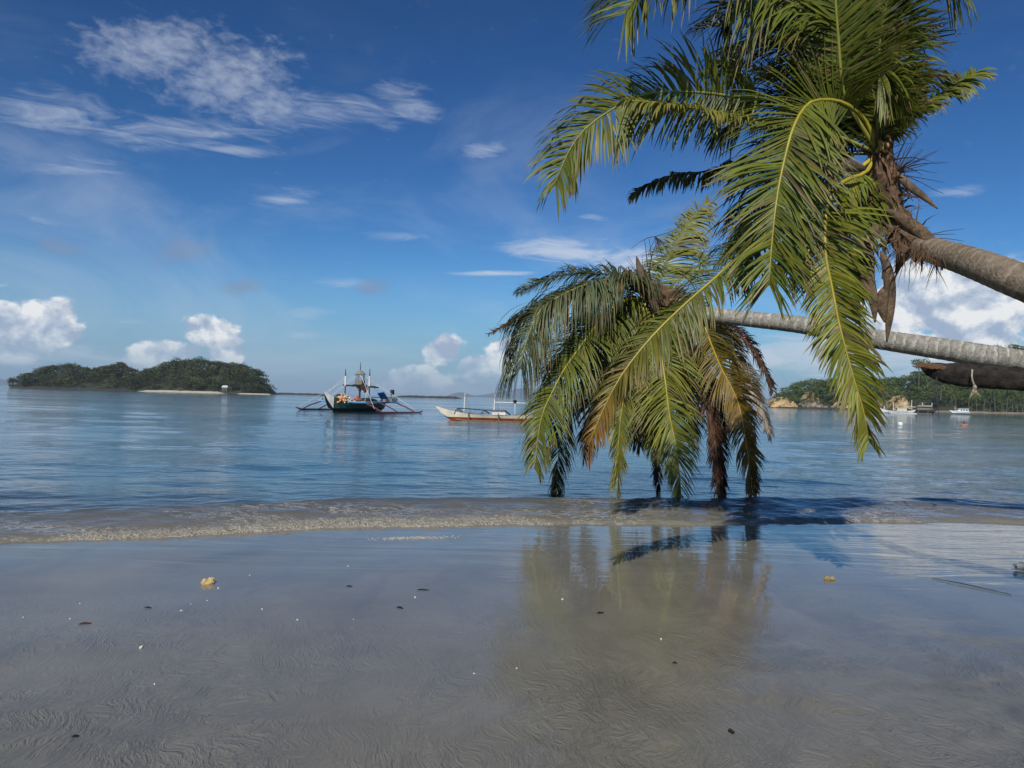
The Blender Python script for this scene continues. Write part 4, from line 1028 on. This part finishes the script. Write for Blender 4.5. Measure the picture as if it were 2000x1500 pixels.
LF([(1278, 620), (1290, 687), (1300, 749), (1307, 807), (1319, 865), (1327, 923), (1331, 984)], -1.0, 'bright', .80, .80, .75, 76, YEL, .024, fw=(.62, 1.35), label='bright green frond hanging straight down in the middle')
LF([(1250, 620), (1232, 690), (1220, 760), (1211, 827), (1207, 885), (1207, 968)], -.7, 'ygreen', .62, .6, 1.2, 60, YEL, .02, fw=(.85, 1.4))
LF([(1330, 585), (1373, 633), (1389, 672), (1412, 726), (1435, 769), (1447, 807), (1456, 858), (1464, 910), (1470, 966)], -.5, 'orange', .66, .70, 1.2, 74, (.5, .33, .02), .022, fw=(.6, 1.3), label='yellowing frond with orange lower half on the right')
LF([(1350, 600), (1408, 649), (1435, 687), (1462, 742), (1489, 796), (1506, 850)], .1, 'straw', .46, .6, 1.5, 62, (.25, .2, .14), .016, fw=(.95, 1.35), label='dry straw-coloured frond at the far right of the crown')
LF([(1360, 605), (1439, 650), (1474, 687), (1497, 726), (1510, 765)], .8, 'brown', .42, .5, 1.1, 52, BRN, .015, fw=(.8, 1.3))
LF([(1310, 620), (1340, 680), (1362, 740), (1385, 800), (1398, 870), (1408, 982)], -.2, 'brown', .52, .5, 2.2, 70, BRN, .02, fw=(.8, 1.4), label='dead brown frond hanging into the water')
LF([(1330, 640), (1375, 720), (1400, 800), (1410, 880), (1412, 970)], .5, 'dkbrown', .55, .4, 1.4, 60, BRN, .018, fw=(.9, 1.4))
LF([(1400, 660), (1440, 760), (1466, 860), (1478, 960)], .3, 'dkbrown', .45, .4, 1.5, 50, BRN, .016, fw=(1.0, 1.4), start=.45)
LF([(1275, 640), (1282, 740), (1284, 830), (1285, 900), (1286, 966)], .6, 'dkbrown', .42, .4, 1.4, 56, BRN, .016, fw=(.9, 1.4))
LF([(1288, 556), (1296, 525), (1311, 490), (1334, 452), (1362, 412), (1385, 392)], .7, 'ygreen', .80, .45, 1.25, 60, GRN, .02, fw=(.2, .8), sideL=.6, label='upright yellow-green frond behind the upper palm')
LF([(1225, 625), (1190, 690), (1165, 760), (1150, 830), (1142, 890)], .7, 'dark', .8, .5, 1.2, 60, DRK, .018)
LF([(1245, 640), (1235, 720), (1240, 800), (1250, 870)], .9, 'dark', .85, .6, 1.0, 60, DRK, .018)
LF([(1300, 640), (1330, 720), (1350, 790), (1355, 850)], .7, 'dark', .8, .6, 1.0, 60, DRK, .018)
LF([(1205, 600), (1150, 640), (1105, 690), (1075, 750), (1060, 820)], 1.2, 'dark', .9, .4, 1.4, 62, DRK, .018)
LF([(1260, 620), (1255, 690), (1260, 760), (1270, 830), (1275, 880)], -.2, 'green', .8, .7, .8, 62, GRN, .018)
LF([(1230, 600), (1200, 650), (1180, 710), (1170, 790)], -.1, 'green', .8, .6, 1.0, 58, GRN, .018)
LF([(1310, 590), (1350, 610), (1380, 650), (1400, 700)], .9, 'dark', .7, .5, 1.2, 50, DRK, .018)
spathe(lowp, [P(1252, 560, 12.1), P(1238, 545, 12.1), P(1212, 519, 12.1)], .045)
spathe(lowp, [P(1258, 555, 12.0), P(1250, 528, 12.0), P(1243, 500, 12.0)], .055)
spathe(lowp, [P(1272, 585, 11.9), P(1280, 600, 11.9), P(1288, 616, 11.9)], .06)
spathe(lowp, [P(1285, 578, 12.0), P(1310, 570, 12.1), P(1340, 568, 12.2)], .05)
twigs(lowp, P(1268, 560, 12.1), [((.0 + .02 * k, .1, 1), .8) for k in range(3)], .010)
twigs(lowp, P(1280, 462, 12.1), [((random.uniform(-.5, 1), random.uniform(-.4, .4), random.uniform(-1.2, .2)), random.uniform(.2, .55)) for k in range(14)], .006)
twigs(lowp, P(1255, 545, 12.1), [((random.uniform(-1, .5), random.uniform(-.4, .4), random.uniform(.3, 1)), random.uniform(.2, .5)) for k in range(16)], .006)

# --- upper palm, nearer the camera
UD = 6.6
upp = empty('leaning_palm'); tag(upp, 'nearer coconut palm with brown trunk leaning in from the right edge', 'palm tree')
ctrl = [(6.9, 3.9, -.1, .21), (6.3, 4.1, .75, .17)] + [(*P(x, y, d), r) for x, y, d, r in
       [(2330, 700, 4.7, .142), (2130, 605, 4.95, .130), (1985, 546, 5.2, .122), (1890, 510, 5.6, .110), (1800, 480, 6.1, .098), (1755, 445, 6.4, .098), (1728, 390, 6.55, .10), (1722, 330, 6.6, .085), (1724, 280, 6.6, .06)]]
trunk_mesh(ctrl, 'trunk', 'bark_brown', upp, .075)
fibre(upp, [(*P(1795, 486, 6.1), .10), (*P(1757, 450, 6.4), .118), (*P(1728, 392, 6.55), .122), (*P(1718, 345, 6.6), .135), (*P(1722, 300, 6.6), .09), (*P(1730, 240, 6.6), .045)], nstrip=300, seed=8)
def UF(pix, dz, *a, **k):
    return frond(upp, [k.pop('base', (1715, 300))] + pix, UD, UD + dz * (.45 if dz < 0 else 1), *a, **k)
UF([(1690, 235), (1645, 200), (1595, 196), (1570, 212), (1548, 253), (1531, 317), (1518, 383), (1509, 460), (1504, 520), (1502, 556)], -1.6, 'green', .82, .80, .55, 84, YEL, .024, fw=(.25, 1.25), start=.20, label='large frond with bright yellow rib hanging in front')
UF([(1690, 338), (1663, 347), (1637, 363), (1618, 397), (1612, 433), (1613, 500), (1627, 571), (1638, 629), (1654, 691), (1669, 745), (1685, 796), (1697, 860)], -1.5, 'bright', .50, .80, .75, 92, YEL, .024, fw=(.5, 1.4), start=.10, taper=.5, label='long narrow frond with yellow rib hanging lowest')
UF([(1685, 250), (1653, 197), (1643, 143), (1637, 67), (1632, 0), (1630, -90), (1628, -180)], -1.0, 'green', .78, .85, .15, 80, (.26, .26, .05), .024, fw=(.6, 1.1), sideR=.78, sideL=.9, gap=.16, start=.2, label='upright frond in the middle of the upper crown')
UF([(1712, 230), (1715, 150), (1725, 60), (1742, -40), (1765, -120)], -.3, 'dark', .60, .8, .35, 66, DRK, .022, fw=(.15, .9), gap=.42)
UF([(1715, 200), (1722, 60), (1760, -70), (1810, -80), (1860, -20)], -.8, 'green', .95, .2, 1.5, 70, GRN, .02, fw=(.3, 1.0), start=.3)
UF([(1757, 260), (1793, 217), (1833, 187), (1870, 160), (1902, 145)], .0, 'green', .30, .35, 1.3, 60, GRN, .026, fw=(.5, .9), start=.40, taper=.1, label='short ragged frond pointing to the upper right')
UF([(1640, 235), (1550, 200), (1470, 190), (1423, 187), (1377, 181), (1331, 179), (1285, 180), (1239, 190), (1193, 215), (1147, 248), (1117, 285), (1098, 325), (1086, 358)], -.3, 'green', .72, .72, .85, 92, (.24, .25, .05), .024, fw=(.45, 1.15), start=.35, label='frond arching far out to the left')
UF([(1620, 260), (1500, 235), (1408, 220), (1360, 212), (1316, 205), (1270, 199), (1226, 196)], -.9, 'ygreen', .36, .30, 1.6, 62, (.3, .29, .06), .02, fw=(.3, .6), start=.30, label='broken yellow-green frond crossing the left frond')
UF([(1690, 190), (1640, 60), (1550, -60), (1420, -100), (1330, -75), (1262, -30), (1222, 25)], -1.0, 'green', 1.15, .45, 1.0, 84, GRN, .022, fw=(.35, 1.2), start=.3)
UF([(1620, 190), (1520, 150), (1450, 128), (1410, 118), (1384, 138)], .8, 'yellow', .34, .4, 1.2, 50, YEL, .018, fw=(.8, 1.3), start=.5, label='pale yellow frond tip in the upper crown')
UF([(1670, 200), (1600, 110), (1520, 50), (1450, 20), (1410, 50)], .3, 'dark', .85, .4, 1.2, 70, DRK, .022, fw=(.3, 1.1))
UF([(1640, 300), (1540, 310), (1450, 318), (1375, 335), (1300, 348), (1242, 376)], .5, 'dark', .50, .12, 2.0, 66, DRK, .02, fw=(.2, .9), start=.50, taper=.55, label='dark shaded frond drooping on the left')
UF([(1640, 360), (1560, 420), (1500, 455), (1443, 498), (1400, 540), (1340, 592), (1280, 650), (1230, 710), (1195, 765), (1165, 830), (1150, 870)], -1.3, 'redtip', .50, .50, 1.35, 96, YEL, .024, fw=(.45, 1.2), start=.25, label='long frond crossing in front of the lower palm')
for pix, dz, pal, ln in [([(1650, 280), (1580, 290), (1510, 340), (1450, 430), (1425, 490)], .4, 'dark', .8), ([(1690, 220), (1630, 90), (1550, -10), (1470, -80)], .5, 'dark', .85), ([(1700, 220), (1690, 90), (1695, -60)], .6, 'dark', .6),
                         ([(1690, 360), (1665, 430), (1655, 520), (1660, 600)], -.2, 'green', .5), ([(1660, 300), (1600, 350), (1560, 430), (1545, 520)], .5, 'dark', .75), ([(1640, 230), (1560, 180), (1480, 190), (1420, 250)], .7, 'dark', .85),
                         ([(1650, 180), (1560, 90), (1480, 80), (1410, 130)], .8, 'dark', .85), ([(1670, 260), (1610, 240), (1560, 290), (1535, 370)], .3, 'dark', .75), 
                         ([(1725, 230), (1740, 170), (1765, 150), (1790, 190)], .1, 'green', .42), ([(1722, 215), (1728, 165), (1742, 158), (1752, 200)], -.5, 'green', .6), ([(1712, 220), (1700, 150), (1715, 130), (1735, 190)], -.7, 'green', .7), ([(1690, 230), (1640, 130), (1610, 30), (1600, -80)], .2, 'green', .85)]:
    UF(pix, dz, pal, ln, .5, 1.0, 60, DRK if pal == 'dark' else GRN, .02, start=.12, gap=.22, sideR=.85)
twigs(upp, P(1747, 338, 6.5), [((random.uniform(.0, 1.0), random.uniform(-.4, .4), random.uniform(-.45, 1.0)), random.uniform(.22, .46)) for k in range(26)], .0045)
twigs(upp, P(1800, 462, 6.0), [((1, random.uniform(-.3, .1), random.uniform(-.1, .4)), random.uniform(.2, .36)) for k in range(5)], .004)
spathe(upp, [P(1748, 335, 6.5), P(1775, 362, 6.4), P(1805, 385, 6.35), P(1832, 408, 6.3)], .032)
spathe(upp, [P(1732, 410, 6.35), P(1770, 432, 6.2), P(1815, 468, 5.95), P(1838, 500, 5.85), P(1840, 528, 5.8)], .05)
spathe(upp, [P(1700, 480, 6.3), P(1694, 540, 6.25), P(1706, 590, 6.2), P(1709, 630, 6.2)], .055)
spathe(upp, [P(1722, 490, 6.3), P(1736, 540, 6.3), P(1738, 600, 6.3), P(1732, 668, 6.3)], .045)
spathe(upp, [P(1730, 560, 6.35), P(1722, 590, 6.3), P(1728, 630, 6.3)], .05)
spathe(upp, [P(1690, 330, 6.3), P(1650, 325, 6.2), P(1618, 345, 6.15)], .045)
spathe(upp, [P(1712, 440, 6.2), P(1700, 470, 6.15), P(1702, 500, 6.1)], .05)
mb = MB(); mb.tube([P(1725, 470, 6.3), P(1728, 500, 6.3), P(1724, 545, 6.3)], [.02, .015, .012], 6); mb.build('stalk', 'twig', upp)
for k in range(9):
    q = P(1722 + random.uniform(-9, 12), 286 + random.uniform(-10, 12), 6.48 + random.uniform(-.03, .04))
    mb = MB(); mb.ball(q, (.020, .020, .025), 9, 6, .05); mb.build('coconut', 'coconut', upp, True)
def hang_fibres(parent):
    mb = MB()
    for k in range(90):
        t = random.random(); p = P(1742 + 98 * t, 462 + 40 * t + random.uniform(-10, 18), 6.3 - .5 * t - .14); d = Vector((random.gauss(-.1, .35), random.gauss(0, .25), -1)).normalized(); L = random.uniform(.06, .26); wd = random.choice((.002, .003, .007))
        V = []
        for q in range(4):
            V += [p - Vector((wd, 0, 0)) * (1 - q / 3.4), p + Vector((wd, 0, 0)) * (1 - q / 3.4)]; p = p + d * L / 3; d = (d + Vector((random.gauss(0, .2), random.gauss(0, .2), 0))).normalized()
        mb.add(V, [(2 * q, 2 * q + 1, 2 * q + 3, 2 * q + 2) for q in range(3)])
    mb.build('torn_fibre', 'fibre', parent)
hang_fibres(upp)

# --- dead log under the grey trunk, ropes
def build_log():
    ctrl = [(*P(x, y, d), r) for x, y, d, r in [(1800, 714, 9.75, .035), (1815, 720, 9.75, .085), (1840, 728, 9.72, .125), (1900, 734, 9.65, .145), (2000, 742, 9.5, .15), (2150, 762, 9.3, .16)]] + [(9.6, 9.0, .9, .18), (10.6, 8.7, -.1, .2)]
    pts, L = spline(np.array(ctrl), 60); t = nrm(np.gradient(pts[:, :3], axis=0)); up = np.array([0, 0, 1.]); a = nrm(up - t * (t @ up)[:, None]); b = np.cross(t, a); V = []
    for i in range(60):
        for k in range(16):
            w_ = 2 * math.pi * k / 16; r_ = pts[i, 3] * (1 + .22 * math.sin(k * 1.9 + i * .25) * .5 + .25 * (random.random() - .5))
            V.append(pts[i, :3] + (a[i] * math.cos(w_) + b[i] * math.sin(w_)) * r_)
    f = [(i * 16 + k, i * 16 + (k + 1) % 16, (i + 1) * 16 + (k + 1) % 16, (i + 1) * 16 + k) for i in range(59) for k in range(16)]
    o = npmesh('dead_log', V, f, 'dead_log'); tag(o, 'dark broken dead log lying under the grey palm trunk', 'log')
    mb = MB()
    for k in range(9):
        s = P(1822 + 3 * k, 716 + random.uniform(-3, 5), 9.62); e = P(1783 + 4 * k, 712 + random.uniform(-3, 4), 9.6); mb.tube([s, (s + e) / 2 + Vector((0, 0, random.uniform(-.01, .02))), e], [.022, .016, .004], 5)
    mb.build('splinter', 'split_wood', o)
build_log()
rp = empty('rope', P(1898, 735, 9.45)); tag(rp, 'pale knotted rope with frayed end hanging from the dark log', 'rope')
def rel(px, py, d): return P(px, py, d) - rp.location
mb = MB(); mb.tube([rel(1899, 722, 9.48), rel(1898, 735, 9.45), rel(1900, 745, 9.45), rel(1904, 754, 9.45)], .011, 6); mb.build('cord', 'rope', rp)
mb = MB(); mb.ball(rel(1904, 756, 9.45), (.024, .024, .03), 8, 6, .15); mb.build('knot', 'rope', rp)
mb = MB()
for k in range(8): mb.tube([rel(1904, 757, 9.45), rel(1903 + random.uniform(-5, 6), 764, 9.45), rel(1903 + random.uniform(-10, 14), 774 + random.uniform(-4, 4), 9.45)], [.008, .006, .003], 4)
mb.build('frayed_end', 'rope', rp)
mb = MB(); mb.tube([P(1830, 736, 9.6), P(1831, 770, 9.6), P(1834, 821, 9.6)], .005, 4); mb.tube([P(1828, 737, 9.6), P(1829, 790, 9.6)], .003, 4); tag(mb.build('thin_line', 'thin_rope'), 'thin dark line hanging from the tip of the log', 'line')

# ------------------------------------------------------------------ litter on the sand
def on_sand(px, py):
    q = G(px, py, .02)
    for _ in range(4): q = G(px, py, float(sand_z(np.array(q.x), np.array(q.y))))
    return q
def lump(name, px, py, r, mat, label, cat, group=None, n=3, flat=.5):
    q = on_sand(px, py); mb = MB()
    for k in range(n): mb.ball((random.uniform(-.7, .7) * r[0], random.uniform(-.6, .6) * r[1], r[2] * .35), (r[0] * random.uniform(.45, .8), r[1] * random.uniform(.45, .8), r[2] * random.uniform(.6, 1)), 9, 6, .22)
    o = mb.build(name, mat); o.location = q; o.rotation_euler = (0, 0, random.random() * 3); return tag(o, label, cat, group)
def leaf(px, py, L, wd, mat, label, rz):
    q = on_sand(px, py); vs = []; n = 8
    for i in range(n):
        t = i / (n - 1); w_ = wd * math.sin(math.pi * (t * .94 + .03)); vs += [((t - .5) * L, -w_, .003 + .004 * math.sin(t * 4)), ((t - .5) * L, 0, .006 + .004 * math.sin(t * 4)), ((t - .5) * L, w_, .003 + .006 * math.sin(t * 4))]
    mb = MB(); mb.add(vs, [f for i in range(n - 1) for f in ((3 * i, 3 * i + 1, 3 * i + 4, 3 * i + 3), (3 * i + 1, 3 * i + 2, 3 * i + 5, 3 * i + 4))])
    o = mb.build('fallen_leaf', mat); o.location = q; o.rotation_euler = (0, 0, rz); md = o.modifiers.new('s', 'SOLIDIFY'); md.thickness = .002
    return tag(o, label, 'leaf')
lump('coral_piece', 405, 1140, (.045, .03, .035), 'coral', 'yellowish coral lump on the wet sand at left', 'coral', n=5)
lump('sponge', 1618, 1133, (.055, .025, .028), 'sponge', 'brown sponge block on the wet sand right of the reflection', 'sponge', n=5)
lump('pebble', 1429, 1431, (.016, .013, .012), 'wet_leaf', 'small black pebble near the bottom right', 'pebble', n=2)
for px, py, s, lab in [(277, 1265, .022, 'largest white shell bit, lower left on the sand'), (428, 1149, .014, 'white shell bit just right of the coral lump'), (488, 1124, .011, 'white shell bit right of and beyond the coral lump'),
                       (405, 1173, .010, 'white shell bit straight below the coral lump'), (354, 1193, .011, 'white shell bit below and left of the coral lump'), (372, 1180, .007, 'tiny white shell bit between two larger ones below the coral'),
                       (511, 1190, .012, 'white shell bit right of the row below the coral'), (581, 1211, .013, 'white shell bit left of the sand centre'), (810, 1167, .016, 'white shell bit between two dark leaves'),
                       (156, 1179, .010, 'white shell bit left of the coral lump'), (46, 1206, .012, 'white shell bit near the left edge'), (136, 1209, .008, 'white shell bit beside the red leaf'),
                       (680, 1106, .010, 'white shell bit nearest the foam'), (1098, 1171, .013, 'white shell bit at the left rim of the palm reflection'), (1290, 1248, .012, 'white shell bit in the middle of the palm reflection'), (1010, 1306, .010, 'white shell bit at the lower left rim of the palm reflection'),
                       (690, 1210, .007, 'tiny white shell bit right of the sand centre'), (302, 1337, .010, 'pale shell bit half sunk in the lower left sand'), (926, 1316, .008, 'pale shell bit low in the middle of the sand')]:
    lump('shell', px, py, (s * .8, s * .6, s * .45), 'shell', lab, 'shell', 'white shell bits on the sand', n=2)
leaf(166, 1219, .075, .016, 'red_leaf', 'dark red leaf on the sand at far left', .6)
leaf(826, 1153, .10, .012, 'wet_leaf', 'thin dark leaf on the wet sand beyond a shell', .1)
leaf(781, 1188, .06, .014, 'wet_leaf', 'dark leaf in the centre of the wet sand', -.5)
leaf(1173, 1198, .06, .012, 'wet_leaf', 'dark leaf inside the palm reflection', .5)
leaf(682, 1146, .05, .012, 'wet_leaf', 'small dark leaf beyond the sand centre', .2)
leaf(289, 1188, .05, .009, 'wet_leaf', 'narrow dark leaf left of the shell row', .1)
leaf(147, 1440, .03, .008, 'wet_leaf', 'small dark leaf at the bottom left', .8)
leaf(1318, 1296, .03, .008, 'wet_leaf', 'small dark leaf low in the palm reflection', .3)
s0, s1 = on_sand(1820, 1131), on_sand(1975, 1163)
mb = MB(); mb.tube([s0 + Vector((0, 0, .008)), (s0 * .6 + s1 * .4) + Vector((0, .02, .014)), s1 + Vector((0, 0, .008))], [.0025, .005, .003], 6); tag(mb.build('stick', 'stick'), 'thin dark stick lying on wet sand at the right', 'stick')
q = on_sand(1991, 1113); mt, n_, b_p = newmat('clear_plastic'); b_p.inputs['Base Color'].default_value = (.8, .85, .85, 1); b_p.inputs['Roughness'].default_value = .1; b_p.inputs['Transmission Weight'].default_value = .8; b_p.inputs['IOR'].default_value = 1.3
bt = empty('plastic_cup', q, .3); tag(bt, 'clear plastic cup washed up at the right edge', 'cup')
mb = MB(); mb.tube([(-.06, 0, .035), (-.055, 0, .035), (.06, 0, .04)], [.026, .028, .038], 14, cap=False); o = mb.build('cup_wall', 'clear_plastic', bt, True); md = o.modifiers.new('s', 'SOLIDIFY'); md.thickness = .002
mb = MB(); mb.tube([(.058, 0, .04), (.064, 0, .04)], .041, 14); mb.build('rim', 'shell', bt)
# patch of bubbles left by the last wave
V = MB()
for k in range(260):
    a_ = random.gauss(0, .42); px = 808 + a_ * 95; py = 1051 + random.gauss(0, 1.6) + a_ * -2
    if abs(a_) > 1: continue
    q = on_sand(px, py); r_ = random.uniform(.003, .008); V.ball((q.x, q.y, q.z + r_ * .3), r_, 6, 4)
tag(V.build('foam_patch', 'foam_bubble', None, True), 'speckled patch of bubbles left on the sand before the wave', 'foam', kind='stuff')

# ------------------------------------------------------------------ haze over the bay
mt, n_, b_p = newmat('haze_air'); n_.t.nodes.remove(b_p)
pv = n_.n('ShaderNodeVolumePrincipled'); pv.inputs['Color'].default_value = (.62, .80, 1.0, 1); pv.inputs['Density'].default_value = 0.00012; pv.inputs['Anisotropy'].default_value = 0.0
n_.t.links.new(pv.outputs[0], n_.t.nodes['Material Output'].inputs['Volume'])
mb = MB(); mb.box((0, 4900, 52), (24000, 10400, 118)); tag(mb.build('haze', 'haze_air'), 'pale sea haze over the whole bay', 'haze', kind='stuff')
